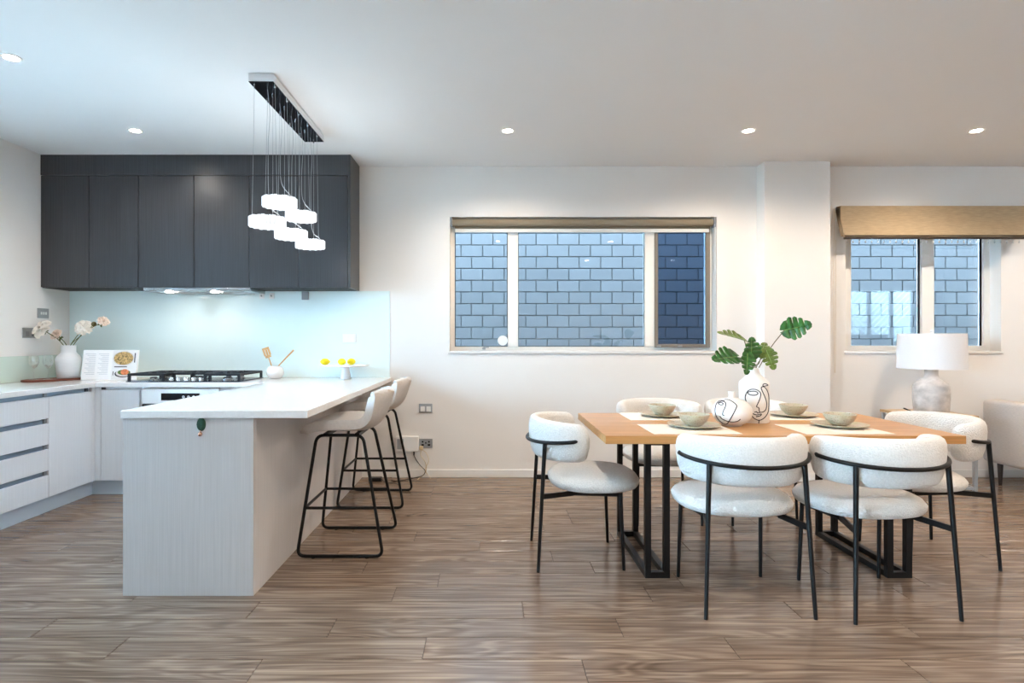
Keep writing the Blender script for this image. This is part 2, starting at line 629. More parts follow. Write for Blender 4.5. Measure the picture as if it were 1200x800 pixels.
def glazed_unit(name, label, axis, pos, a, b, z0, z1, stiles):
    t = thing(name, label, None, kind='structure')
    fw = 0.06

    def put(mbx, u0, u1, w0, w1, d0, d1):
        if axis == 'y':
            mbx.box(u0, u1, pos + d0, pos + d1, w0, w1)
        else:
            mbx.box(pos + d0, pos + d1, u0, u1, w0, w1)
    f = MB()
    put(f, a, b, z0, z0 + fw, -0.12, -0.05)
    put(f, a, b, z1 - fw, z1, -0.12, -0.05)
    put(f, a, a + fw, z0 + fw, z1 - fw, -0.12, -0.05)
    put(f, b - fw, b, z0 + fw, z1 - fw, -0.12, -0.05)
    f.build('frame', 'aluminium_white', t)
    xs = [a + fw] + [a + (b - a) * (i + 1) / (stiles + 1) for i in range(stiles)] + [b - fw]
    for x in xs[1:-1]:
        g = MB()
        put(g, x - 0.04, x + 0.04, z0 + fw, z1 - fw, -0.12, -0.05)
        g.build('mullion', 'aluminium_white', t)
    for i, (p, q) in enumerate(zip(xs, xs[1:])):
        g = MB()
        p2 = p + (0.04 if i else 0)
        q2 = q - (0.04 if i < len(xs) - 2 else 0)
        put(g, p2, q2, z0 + fw, z1 - fw, -0.088, -0.082)
        g.build('pane', 'window_glass', t)


glazed_unit('window_3', 'white framed living room window', 'y', REAR_Y, *REAR_OPEN[0], 2)
glazed_unit('window_4', 'white framed kitchen side window above the worktop', 'x', WEST_X, *WEST_OPEN[0], 2)
glazed_unit('door_1', 'wide white framed sliding garden door', 'x', WEST_X, *WEST_OPEN[1], 1)

# baseboards
mb = MB().box(-0.86, 2.37, BY - 0.014, BY, 0, 0.07, 0.004)
structure('baseboard_back', mb, 'trim_white', 'white skirting board under the wide window')
mb = MB().box(2.356, 2.949, 4.976, 4.99, 0, 0.07, 0.004).box(2.356, 2.37, 4.99, BY - 0.014, 0, 0.07).box(2.935, 2.949, 4.99, BY - 0.014, 0, 0.07)
structure('baseboard_pier', mb, 'trim_white', 'white skirting board round the pier')
mb = MB().box(2.949, RX, BY - 0.014, BY, 0, 0.07, 0.004)
structure('baseboard_right', mb, 'trim_white', 'white skirting board behind the lamp table and sofa')

# ------------------------------------------------------------------ floor of planks
PW, PL = 0.162, 1.22
FX0, FX1, FY0 = WEST_X - 0.2, RX + 0.2, REAR_Y - 0.2
mb = MB().box(FX0, FX1, FY0, BY + 0.2, -0.12, -0.006)
floor = structure('floor', mb, 'joint_dark', 'grey-brown timber-look vinyl plank floor')


def plank_mesh(L):
    m = MB()
    e, c = 0.0012, 0.0018
    x0, x1, y0, y1 = e, L - e, e, PW - e
    v = [(x0, y0, -0.005), (x1, y0, -0.005), (x1, y1, -0.005), (x0, y1, -0.005),
         (x0, y0, -c / 2), (x1, y0, -c / 2), (x1, y1, -c / 2), (x0, y1, -c / 2),
         (x0 + c, y0 + c, 0), (x1 - c, y0 + c, 0), (x1 - c, y1 - c, 0), (x0 + c, y1 - c, 0)]
    f = [(3, 2, 1, 0), (8, 9, 10, 11)]
    for k in range(4):
        j = (k + 1) % 4
        f += [(k, j, 4 + j, 4 + k), (4 + k, 4 + j, 8 + j, 8 + k)]
    m.add(v, f)
    return m


full = plank_mesh(PL)
full_me = full.mesh('plank', 'vinyl_plank', 8)
rest = MB()
cuts = {}
nrow = int((BY - FY0) / PW) + 1
count = 0
rng = random.Random(11)
for r in range(nrow + 1):
    y = BY - (r + 1) * PW
    off = rng.choice((0.0, 0.41, 0.81, 0.2, 0.61, 1.02))
    x = FX0 - off
    while x < FX1:
        near = y > 1.75 and -3.4 < x + PL and x < 5.6 and count < 290 and y > 1.7
        # only what the photograph shows: skip strips under the kitchen wall
        if near:
            o = bpy.data.objects.new('plank', full_me)
            o.location = (x, y, 0)
            C.objects.link(o)
            o.parent = floor
            count += 1
        else:
            rest.add([(p[0] + x, p[1] + y, p[2]) for p in full.v], full.f)
        x += PL
o = rest.build('distant_planks', 'vinyl_plank', floor, angle=8)
o['kind'] = 'stuff'

# ------------------------------------------------------------------ outside
mb = MB().box(-30, 30, -30, 30, -0.6, -0.13)
structure('ground', mb, 'concrete', 'plain concrete ground outside the house')
t = MB().box(6.2, 11.0, -3.75, -3.7, -0.13, 2.7)  # solid panel added behind the lattice to dim the reflected sky
fence = structure('wall_added_fence', t, 'concrete', 'pale solid fence added outside the living room window to dim its reflection')
q = MB()
for i in range(-14, 34):
    for sl in (-1, 1):
        a, b = 6.2 + i * 0.15, 6.2 + i * 0.15 + sl * 2.7
        za, zb = -0.1, 2.6
        if min(a, b) < 6.2 or max(a, b) > 11.0:
            continue
        q.obox((a, -3.685 - 0.006 * sl, za), (b, -3.685 - 0.006 * sl, zb), 0.01, 0.035, up=(0, 1, 0))
o = q.build('lattice', 'trim_white', fence)
o['kind'] = 'stuff'
BWY = 7.0
mb = MB().box(-6, 12, BWY + 0.012, BWY + 0.2, -0.13, 3.3)
bw = structure('wall_outside', mb, 'mortar', 'blue-grey brick wall of the neighbouring house')
PX, PZ = 0.26, 0.1415
bm_ = MB()
b0, b1, zz = 0.005, PX - 0.005, PZ - 0.005
bm_.add([(b0, 0.03, 0.004), (b1, 0.03, 0.004), (b1, 0.03, zz), (b0, 0.03, zz),
         (b0, 0.004, 0.004), (b1, 0.004, 0.004), (b1, 0.004, zz), (b0, 0.004, zz),
         (b0 + 0.003, 0, 0.007), (b1 - 0.003, 0, 0.007), (b1 - 0.003, 0, zz - 0.003), (b0 + 0.003, 0, zz - 0.003)],
        [(8, 9, 10, 11), (0, 1, 5, 4), (1, 2, 6, 5), (2, 3, 7, 6), (3, 0, 4, 7), (4, 5, 9, 8), (5, 6, 10, 9), (6, 7, 11, 10), (7, 4, 8, 11)])
bme = bm_.mesh('brick', 'brick', 8)
rest = MB()
for r in range(-9, 15):
    z = 1.224 + r * PZ
    for c in range(-20, 44):
        x = -0.3366 + c * PX + (0.0 if r % 2 else 0.125)
        show = 1.0 < z < 2.55 and (-0.75 < x < 2.85 or 4.05 < x < 6.15)
        if show:
            o = bpy.data.objects.new('brick', bme)
            o.location = (x, BWY + random.uniform(-0.0015, 0.0015), z)
            C.objects.link(o)
            o.parent = bw
        else:
            rest.add([(p[0] + x, p[1] + BWY, p[2] + z) for p in bm_.v], bm_.f)
o = rest.build('outer_bricks', 'brick', bw, angle=8)
o['kind'] = 'stuff'

# ------------------------------------------------------------------ windows in the back wall
WF0, WF1 = BY + 0.115, BY + 0.175        # frame depth range
GY = BY + 0.145
t = thing('window_1', 'wide three-pane white aluminium window with roller blind', None, kind='structure')
x0, x1, z0, z1 = WIN1
mb = MB().box(x0, x1, WF0, WF1, z0, z0 + 0.036).box(x0, x1, WF0, WF1, z1 - 0.05, z1)
mb.box(x0, x0 + 0.037, WF0, WF1, z0 + 0.036, z1 - 0.05).box(x1 - 0.05, x1, WF0, WF1, z0 + 0.036, z1 - 0.05)
mb.build('frame', 'aluminium_white', t)
for a, b in ((0.17, 0.264), (1.411, 1.496)):
    MB().box(a, b, WF0 - 0.006, WF1, z0 + 0.036, z1 - 0.05, 0.003).build('mullion', 'aluminium_white', t)
for a, b, g in ((x0 + 0.037, 0.17, 'window_glass'), (0.264, 1.411, 'window_glass'), (1.496, x1 - 0.05, 'haze_free_tint')):
    MB().box(a, b, GY, GY + 0.006, z0 + 0.036, z1 - 0.05).build('pane', g, t)
for a, b in ((x0 + 0.037, 0.17), (0.264, 1.411)):
    q = MB()
    e = 0.006
    q.box(a, a + e, GY - 0.006, GY, z0 + 0.036, z1 - 0.05).box(b - e, b, GY - 0.006, GY, z0 + 0.036, z1 - 0.05)
    q.box(a + e, b - e, GY - 0.006, GY, z0 + 0.036, z0 + 0.036 + e)
    q.build('seal', 'seal_black', t)
# grey framed sash on the third light
a, b, c, d, e = 1.496, x1 - 0.022, z0 + 0.03, z1 - 0.05, 0.03
q = MB().box(a, a + e, WF0 - 0.02, WF0 - 0.001, c, d, 0.004).box(b - e - 0.008, b, WF0 - 0.02, WF0 - 0.001, c, d, 0.004)
q.box(a + e, b - e - 0.008, WF0 - 0.02, WF0 - 0.001, c, c + e, 0.004).box(a + e, b - e - 0.008, WF0 - 0.02, WF0 - 0.001, d - e, d, 0.004)
o = q.build('screen_frame', 'screen_grey', t)
o['label'] = 'grey frame of the fly screen'
for lx in (1.53, 1.72):
    MB().box(lx - 0.02, lx + 0.02, WF0 - 0.035, WF0 - 0.02, c + 0.004, c + 0.016, 0.003).build('latch', 'plastic_silver', t)
q = MB().box(-0.06, -0.03, WF0 - 0.03, WF0, z0 + 0.01, z0 + 0.03, 0.004).box(-0.05, 0.0, WF0 - 0.034, WF0 - 0.022, z0 + 0.026, z0 + 0.036, 0.003)
q.build('latch', 'plastic_silver', t)
MB().lathe([(0.0, 0), (0.045, 0), (0.046, 0.004), (0.04, 0.007), (0, 0.007)], 24, (0.125, GY - 0.0075, 1.21), '-y').build('vent_disc', 'plastic_white', t)
MB().box(x0 - 0.012, x1 + 0.012, BY - 0.012, BY + 0.115, z0 - 0.022, z0, 0.004).build('sill', 'trim_white', t)

t = thing('window_2', 'narrow two-pane white window behind the roman blind', None, kind='structure')
x0, x1, z0, z1 = WIN2
mb = MB().box(x0, x1, WF0, WF1, z0, z0 + 0.045).box(x0, x1, WF0, WF1, z1 - 0.05, z1)
mb.box(x0, x0 + 0.12, WF0, WF1, z0 + 0.045, z1 - 0.05).box(x1 - 0.055, x1, WF0, WF1, z0 + 0.045, z1 - 0.05)
mb.build('frame', 'aluminium_white', t)
MB().box(3.915, 4.025, WF0 - 0.006, WF1, z0 + 0.045, z1 - 0.05, 0.003).build('mullion', 'aluminium_white', t)
for a, b in ((x0 + 0.12, 3.915), (4.025, x1 - 0.055)):
    MB().box(a, b, GY, GY + 0.006, z0 + 0.045, z1 - 0.05).build('pane', 'window_glass', t)
    q = MB().box(b - 0.018, b, GY - 0.008, GY, z0 + 0.045, z1 - 0.05).box(a, a + 0.005, GY - 0.008, GY, z0 + 0.045, z1 - 0.05)
    q.build('seal', 'seal_black', t)
MB().box(x0 - 0.012, x1 + 0.012, BY - 0.012, BY + 0.115, z0 - 0.022, z0, 0.004).build('sill', 'trim_white', t)

# ------------------------------------------------------------------ roller blind
t = thing('roller_blind', 'taupe roller blind rolled up at the top of the wide window', 'blind', (0.835, BY + 0.045, 2.262))
hl = 1.17
MB().lathe([(0.0, -hl + 0.012), (0.033, -hl + 0.012), (0.033, hl - 0.012), (0, hl - 0.012)], 20, axis='x').build('roll', 'blind_taupe', t)
for s in (-1, 1):
    MB().box(s * hl - 0.008, s * hl + 0.008, -0.04, 0.03, -0.045, 0.041, 0.003).build('bracket', 'plastic_grey', t)
MB().box(-hl + 0.03, hl - 0.03, 0.030, 0.032, -0.07, 0.0).build('cloth', 'blind_taupe', t)
MB().box(-hl + 0.03, hl - 0.03, 0.022, 0.040, -0.082, -0.05, 0.004).build('bottom_bar', 'plastic_white', t)
pts = [(hl - 0.004, -0.042, -0.02), (hl - 0.002, -0.044, -0.5), (hl, -0.044, -0.92), (hl + 0.004, -0.044, -0.945), (hl + 0.006, -0.038, -0.92), (hl + 0.004, -0.036, -0.5), (hl + 0.003, -0.036, -0.02)]
MB().tube(spline(pts, 4), 0.0022, 5).build('chain', 'plastic_white', t)

# ------------------------------------------------------------------ roman blind
t = thing('roman_blind', 'gathered linen roman blind with beaded fringe over narrow window', 'blind', (3.89, BY, 2.1))
hl = 0.825


def roman_sheet(front, dz, thick, wob):
    m = MB()
    n = 40
    rows = []
    for i in range(n + 1):
        x = -hl + 2 * hl * i / n
        sag = wob * math.sin(i * 0.55) + 0.4 * wob * math.sin(i * 1.7)
        rows.append([(x, -0.012, 0.288 - dz), (x, -0.03 - front * 0.05, 0.283 - dz), (x, -0.07 * front - 0.01, 0.17 - dz * 0.6),
                     (x, -0.125 * front + sag, 0.05), (x, -0.135 * front + sag, 0.012 + dz), (x, -0.125 * front + sag, 0.0 + dz),
                     (x, -0.125 * front + thick + sag, 0.004 + dz), (x, -0.055 * front, 0.15 - dz * 0.6), (x, -0.006, 0.26 - dz)])
    k = len(rows[0])
    v = [p for r_ in rows for p in r_]
    f = []
    for i in range(n):
        for j in range(k):
            l = (j + 1) % k
            f.append((i * k + j, (i + 1) * k + j, (i + 1) * k + l, i * k + l))
    f.append(tuple(range(k)))
    f.append(tuple(n * k + j for j in range(k))[::-1])
    return m.add(v, f)


roman_sheet(1.0, 0.0, 0.008, 0.003).build('outer_fold', 'roman_linen', t, angle=50)
roman_sheet(0.72, 0.014, 0.006, 0.002).build('inner_fold', 'roman_linen', t, angle=50)
MB().box(-hl, hl, -0.146, -0.116, -0.014, 0.003, 0.003).build('braid', 'roman_trim', t)
MB().box(-hl, hl, -0.1405, -0.134, 0.014, 0.019, 0.001).build('braid', 'roman_trim', t)
MB().box(-hl, hl, -0.035, -0.001, 0.262, 0.284, 0.003).build('headrail', 'trim_white', t)
q = MB()
rb = random.Random(3)
for i in range(31):
    x = -hl + 0.02 + i * 0.053
    q.tube([(x, -0.136, 0.0), (x, -0.136, -0.03)], 0.0012, 4)
    q.lathe([(0, -0.052), (0.004, -0.048), (0.0065, -0.041), (0.004, -0.034), (0, -0.03)], 6, (x, -0.136, 0))
o = q.build('bead_fringe', 'bead_glass', t)
o['kind'] = 'stuff'
MB().tube(spline([(-hl - 0.02, -0.02, 0.27), (-hl - 0.022, -0.014, -0.2), (-hl - 0.02, -0.012, -0.7), (-hl - 0.012, -0.012, -1.13), (-hl - 0.006, -0.012, -1.12), (-hl - 0.004, -0.012, -0.7), (-hl - 0.003, -0.014, 0.0)], 5), 0.001, 5).build('blind_cord', 'cord_cream', t)

# ------------------------------------------------------------------ kitchen: base cabinets
CT, CTH = 0.884, 0.036
UB = CT - CTH                       # underside of stone
FRX = -3.08                         # face of left run
FRY = 4.536                         # face of back run
KICK = 0.118
LY0 = 2.86                          # near end of left run
# worktop: one continuous U of stone
poly = [(LX + 0.002, LY0 - 0.02), (-3.068, LY0 - 0.02), (-3.068, 4.516), (-1.746, 4.516), (-1.746, 2.75), (-0.86, 2.75), (-0.86, BY - 0.001), (LX + 0.002, BY - 0.001)]
mb = MB().prism(poly, UB, CT)
o = mb.build('worktop', 'stone_top')
md = o.modifiers.new('bevel', 'BEVEL')
md.width = 0.003
md.segments = 2
tag(o, 'continuous white engineered stone worktop over cabinets and breakfast bar', 'worktop')


def channel(mbx, y0, y1, z0, z1):
    mbx.box(FRX - 0.03, FRX - 0.026, y0, y1, z0, z1)


# drawer unit on the side wall
DY0, DY1 = 3.16, 4.06
t = thing('drawer_cabinet', 'pale laminate cabinet with four wide drawers and metal finger channels', 'cabinet', (0, 0, 0))
MB().box(LX + 0.002, FRX - 0.031, DY0 + 0.001, DY1 - 0.001, KICK, UB).build('carcass', 'pale_laminate', t)
for z0, z1 in ((0.670, 0.818), (0.487, 0.633), (0.305, 0.453), (0.118, 0.272)):
    d = MB().box(FRX - 0.02, FRX, DY0 + 0.002, DY1 - 0.0015, z0, z1, 0.0015).build('drawer', 'pale_laminate', t)
    MB().box(FRX - 0.0305, FRX - 0.021, DY0 + 0.002, DY1 - 0.03, z1 - 0.01, z1 + 0.028).build('finger_channel', 'channel_metal', d)
    MB().box(FRX - 0.0305, FRX - 0.012, DY1 - 0.028, DY1 - 0.002, z1 + 0.001, z1 + 0.03).build('channel_end_cap', 'plastic_grey', d)
# door unit up to the corner
t = thing('corner_cabinet', 'pale laminate door cabinet beside the drawers, touching the inner corner', 'cabinet')
MB().box(LX + 0.002, FRX - 0.031, DY1 + 0.001, BY - 0.002, KICK, UB).build('carcass', 'pale_laminate', t)
d = MB().box(FRX - 0.02, FRX, DY1 + 0.0015, FRY - 0.04, KICK, 0.818, 0.0015).build('door', 'pale_laminate', t)
MB().box(FRX - 0.0305, FRX - 0.021, DY1 + 0.002, FRY - 0.09, 0.81, 0.846).build('finger_channel', 'channel_metal', d)
MB().box(FRX - 0.0305, FRX - 0.012, FRY - 0.088, FRY - 0.06, 0.82, 0.846).build('channel_end_cap', 'channel_end', d)
MB().box(FRX - 0.02, FRX, FRY - 0.037, FRY - 0.001, KICK, UB - 0.001).build('filler', 'pale_laminate', t)
# end unit nearest the living area
t = thing('end_cabinet', 'pale laminate cabinet at the free end of the side run', 'cabinet')
MB().box(LX + 0.002, FRX - 0.031, LY0, DY0 - 0.001, KICK, UB).build('carcass', 'pale_laminate', t)
MB().box(FRX - 0.02, FRX, LY0 + 0.002, DY0 - 0.002, KICK, 0.818, 0.0015).build('door', 'pale_laminate', t)
# back run
t = thing('hob_side_cabinet', 'narrow pale laminate cabinet between inner corner and oven', 'cabinet')
MB().box(FRX - 0.028, -2.712, FRY + 0.021, BY - 0.002, KICK, UB).build('carcass', 'pale_laminate', t)
MB().box(FRX + 0.001, -3.037, FRY, FRY + 0.02, KICK, UB - 0.001).build('filler', 'pale_laminate', t)
d = MB().box(-3.034, -2.737, FRY, FRY + 0.02, KICK, 0.826, 0.0015).build('door', 'pale_laminate', t)
MB().box(-3.034, -3.008, FRY + 0.006, FRY + 0.0205, 0.827, 0.846).build('channel_end_cap', 'channel_end', d)
t = thing('oven', 'built-in white glass and steel oven under the gas hob', 'oven')
MB().box(-2.711, -2.111, FRY + 0.012, BY - 0.05, 0.14, UB - 0.002).build('housing', 'steel', t)
MB().box(-2.711, -2.111, FRY - 0.004, FRY + 0.011, 0.72, 0.832, 0.002).build('control_panel', 'plastic_white', t)
MB().box(-2.56, -2.26, FRY - 0.006, FRY - 0.0045, 0.745, 0.80).build('display', 'screen_black', t)
for kx in (-2.38, -2.34, -2.30):
    MB().lathe([(0.013, 0), (0.012, -0.01), (0, -0.01)], 16, (kx, FRY - 0.0065, 0.772), '-y').build('dial', 'chrome', t)
MB().box(-2.711, -2.111, FRY - 0.004, FRY + 0.011, 0.15, 0.716, 0.002).build('oven_door', 'black_mirror', t)
MB().box(-2.67, -2.15, FRY - 0.045, FRY - 0.03, 0.655, 0.675, 0.004).box(-2.62, -2.60, FRY - 0.03, FRY - 0.0045, 0.657, 0.673).box(-2.22, -2.20, FRY - 0.03, FRY - 0.0045, 0.657, 0.673).build('handle', 'chrome', t)
t = thing('inner_cabinet', 'pale laminate cabinet tucked between oven and breakfast bar', 'cabinet')
MB().box(-2.110, -1.766, FRY + 0.021, BY - 0.002, KICK, UB).build('carcass', 'pale_laminate', t)
MB().box(-2.108, -1.768, FRY, FRY + 0.02, KICK, 0.826, 0.0015).build('door', 'pale_laminate', t)
# plinths
o = MB().box(-3.16, -3.13, LY0 + 0.02, 4.58, 0, KICK - 0.001).build('kickboard', 'plinth')
tag(o, 'pale grey kickboard under the drawer cabinet', 'kickboard')
o = MB().box(-3.129, -1.768, 4.58, 4.61, 0, KICK - 0.001).build('kickboard', 'plinth')
tag(o, 'pale grey kickboard under the oven', 'kickboard')

# breakfast bar
t = thing('breakfast_bar', 'pale grey laminate breakfast bar body under the stone worktop', 'counter')
MB().box(-1.744, -1.122, 2.764, 2.794, 0, UB - 0.001, 0.0015).build('end_panel', 'island_laminate', t)
MB().box(-1.15, -1.122, 2.7945, BY - 0.002, 0, UB - 0.001).build('side_panel', 'island_laminate', t)
MB().box(-1.715, -1.151, 2.7945, BY - 0.003, KICK, UB - 0.001).build('carcass', 'pale_laminate', t)
MB().box(-1.69, -1.66, 2.7945, 4.57, 0, KICK - 0.001).build('plinth', 'plinth', t)
ys = [2.796, 3.23, 3.665, 4.10, 4.53]
for a, b in zip(ys, ys[1:]):
    MB().box(-1.7355, -1.716, a + 0.0015, b - 0.0015, KICK, 0.818, 0.0015).build('door', 'pale_laminate', t)

# ------------------------------------------------------------------ splashbacks
o = MB().box(LX + 0.008, -0.876, BY - 0.007, BY - 0.0005, CT + 0.0005, 1.647, 0.001).build('splashback', 'splash_glass')
tag(o, 'glossy pale aqua glass splashback behind the hob', 'splashback')
o = MB().box(LX + 0.0005, LX + 0.007, LY0, BY - 0.008, CT + 0.0005, 1.088, 0.001).build('upstand', 'splash_glass_low')
tag(o, 'low pale green glass upstand along the side wall', 'splashback')

# ------------------------------------------------------------------ upper cabinets
UY, UZ = 4.806, 1.648
t = thing('wall_cabinet', 'row of dark woodgrain wall cupboards reaching the ceiling', 'cabinet')
MB().box(LX + 0.001, -1.168, UY + 0.021, BY - 0.001, UZ, H - 0.001).build('carcass', 'carcass_gap_shade', t)
MB().box(LX + 0.001, -1.168, UY + 0.001, UY + 0.0205, 2.582, H - 0.001).build('bulkhead', 'dark_laminate', t)
MB().box(-1.166, -1.146, UY - 0.002, BY - 0.001, UZ, H - 0.001).build('end_panel', 'dark_laminate', t)
xs = [LX + 0.001, -3.314, -2.905, -2.445, -1.986, -1.576, -1.168]
for a, b in zip(xs, xs[1:]):
    MB().box(a + 0.003, b - 0.003, UY, UY + 0.0205, UZ + 0.004, 2.577, 0.0015).build('door', 'dark_laminate', t)

# rangehood under the cabinets
t = thing('rangehood', 'slim slide-out rangehood with two lit lamps under the dark cupboards', 'rangehood', (-2.41, 4.95, UZ))
MB().box(-0.44, 0.44, -0.15, 0.16, -0.03, -0.001, 0.003).build('body', 'steel', t)
MB().box(-0.44, 0.44, -0.165, -0.151, -0.022, -0.002, 0.003).build('front_lip', 'steel', t)
for s in (-0.19, 0.19):
    MB().box(s - 0.17, s + 0.17, -0.09, 0.13, -0.034, -0.0305).build('filter', 'plastic_silver', t)
for s in (-0.25, 0.13):
    q = MB().lathe([(0.0, -0.036), (0.032, -0.036), (0.034, -0.0315), (0, -0.0315)], 20, (s, -0.118, 0)).build('lamp', 'lamp_disc', t)
    l = bpy.data.lights.new('hood_light', 'SPOT')
    l.energy = 0.6
    l.color = (1, 0.86, 0.7)
    l.spot_size = 2.3
    l.spot_blend = 0.8
    l.shadow_soft_size = 0.03
    lo = bpy.data.objects.new('hood_light', l)
    lo.location = (s, -0.118, -0.045)
    C.objects.link(lo)
    lo.parent = t

# ------------------------------------------------------------------ wall plates
def plate(name, label, axis, loc, wd, ht, m, inner, im, cat='outlet'):
    t = thing(name, label, cat, loc)
    if axis == 'y':
        MB().box(-wd / 2, wd / 2, -0.009, -0.0005, -ht / 2, ht / 2, 0.003).build('cover_plate', m, t)
        for (u, z, a, b) in inner:
            MB().box(u - a / 2, u + a / 2, -0.0125, -0.0092, z - b / 2, z + b / 2, 0.001).build('rocker' if 'switch' in name else 'socket', im, t)
    else:
        MB().box(0.0005, 0.009, -wd / 2, wd / 2, -ht / 2, ht / 2, 0.003).build('cover_plate', m, t)
        for (u, z, a, b) in inner:
            MB().box(0.0092, 0.0125, u - a / 2, u + a / 2, z - b / 2, z + b / 2, 0.001).build('rocker' if 'switch' in name else 'socket', im, t)
    return t


plate('light_switch', 'silver three-gang light switch on kitchen side wall above the flowers', 'x', (LX, 4.83, 1.437), 0.12, 0.082, 'plastic_silver',
      [(-0.025, 0, 0.016, 0.022), (0, 0, 0.016, 0.022), (0.025, 0, 0.016, 0.022)], 'plastic_white', 'switch')
plate('power_outlet', 'silver double power outlet on kitchen side wall behind the flowers', 'x', (LX, 4.69, 1.273), 0.15, 0.082, 'plastic_silver',
      [(-0.03, -0.008, 0.035, 0.04), (0.03, -0.008, 0.035, 0.04)], 'plastic_grey')
plate('power_outlet', 'white double power outlet on the aqua splashback above the lemons', 'y', (-1.232, BY - 0.0075, 1.229), 0.122, 0.08, 'plastic_white',
      [(-0.03, -0.006, 0.04, 0.045), (0.03, -0.006, 0.04, 0.045)], 'plastic_white')
plate('light_switch', 'silver plate with two white inserts on wall above the router box', 'y', (-0.56, BY, 0.612), 0.118, 0.08, 'plastic_silver',
      [(-0.026, -0.006, 0.038, 0.045), (0.026, -0.006, 0.038, 0.045)], 'plastic_white', 'switch')
plate('power_outlet', 'silver power outlet with dark sockets on wall beside the router box', 'y', (-0.558, BY, 0.302), 0.118, 0.08, 'plastic_silver',
      [(-0.028, 0.014, 0.014, 0.014), (0.028, 0.014, 0.014, 0.014), (0, 0.004, 0.012, 0.012), (-0.028, -0.014, 0.022, 0.016), (0.028, -0.014, 0.022, 0.016)], 'plastic_black')
o = MB().box(-0.03, 0.03, -0.02, 0, -0.036, 0.036, 0.003).build('sensor_box', 'plastic_grey', loc=(-1.62, BY - 0.0075, 1.605))
tag(o, 'small square grey sensor under the dark cupboard end', 'sensor')
for i, x in enumerate((-2.005, -1.918)):
    t = thing('hook', ('small white adhesive hook on splashback next to the rangehood', 'small white adhesive hook on splashback nearer the grey sensor')[i], 'hook', (x, BY - 0.0075, 1.604), group='adhesive hooks on the splashback')
    MB().box(-0.022, 0.022, -0.006, -0.0005, -0.026, 0.026, 0.002).build('pad', 'plastic_white', t)
    MB().tube(fillet([(0, -0.0065, -0.002), (0, -0.022, -0.006), (0, -0.022, 0.008)], 0.006), 0.004, 6).build('hook_arm', 'plastic_grey', t)

# router box and cords
t = thing('router_box', 'small white wall-mounted network box near the skirting board', 'router', (-0.72, BY, 0.302))
MB().box(-0.1, 0.1, -0.05, -0.0005, -0.066, 0.066, 0.006).build('case', 'plastic_white', t)
MB().box(-0.085, -0.03, -0.0515, -0.0502, -0.045, 0.045).build('label_strip', 'plastic_silver', t)
MB().tube([(0.06, -0.03, -0.066), (0.06, -0.03, -0.10)], 0.006, 8).build('cable_boot', 'plastic_black', t)
o = MB().tube(spline([(-0.66, BY - 0.03, 0.20), (-0.64, BY - 0.03, 0.16), (-0.60, BY - 0.04, 0.11), (-0.56, BY - 0.05, 0.07), (-0.58, BY - 0.06, 0.03), (-0.66, BY - 0.08, 0.012), (-0.74, BY - 0.12, 0.004), (-0.80, BY - 0.16, 0.0042), (-0.84, BY - 0.13, 0.004)], 6), 0.0035, 6).build('black_cord', 'plastic_black')
tag(o, 'thin black cord dropping from the network box to floor', 'cord')
t = thing('charger_cable', 'cream plug and dangling cable in the wall outlet', 'cord', (-0.6, BY, 0.2))
MB().box(-0.012, 0.02, -0.045, -0.013, 0.05, 0.082, 0.004).build('plug', 'cord_cream', t)
MB().tube(spline([(0.004, -0.03, 0.05), (0.0, -0.03, 0.0), (0.04, -0.035, -0.06), (0.05, -0.04, -0.13), (0.02, -0.05, -0.17), (-0.01, -0.06, -0.193), (-0.02, -0.1, -0.196)], 6), 0.003, 6).build('cable', 'cord_cream', t)
MB().tube(spline([(0.01, -0.036, 0.05), (0.05, -0.03, 0.02), (0.07, -0.03, -0.05), (0.04, -0.04, -0.12), (0.07, -0.05, -0.17), (0.09, -0.06, -0.195)], 6), 0.0025, 6).build('cable', 'cord_cream', t)
t = thing('power_adapter', 'black power adapter lying on floor under the stools', 'adapter', (-0.98, BY - 0.13, 0))
MB().box(-0.055, 0.055, -0.03, 0.03, 0.0, 0.032, 0.005).build('case', 'plastic_black', t)
MB().tube(spline([(0.055, 0, 0.016), (0.08, -0.03, 0.006), (0.12, -0.09, 0.005), (0.18, -0.10, 0.005), (0.22, -0.14, 0.005)], 5), 0.003, 6).build('cable', 'plastic_black', t)

# key fob on the bar end
t = thing('key_fob', 'green oval tag with a rose gold knob stuck on bar end', 'tag', (-1.368, 2.764, 0.818))
MB().lathe([(0, 0), (0.02, 0), (0.0215, -0.004), (0.019, -0.011), (0.01, -0.014), (0, -0.0145)], 24, (0, -0.0005, 0), '-y', sy=1.5).build('oval', 'green_felt', t)
MB().lathe([(0, 0.012), (0.007, 0.009), (0.010, 0.0), (0.007, -0.008), (0, -0.010)], 16, (-0.002, -0.011, -0.046)).build('knob', 'rose_gold', t)
MB().tube([(-0.002, -0.011, -0.034), (-0.001, -0.008, -0.027)], 0.0025, 6).build('link', 'rose_gold', t)

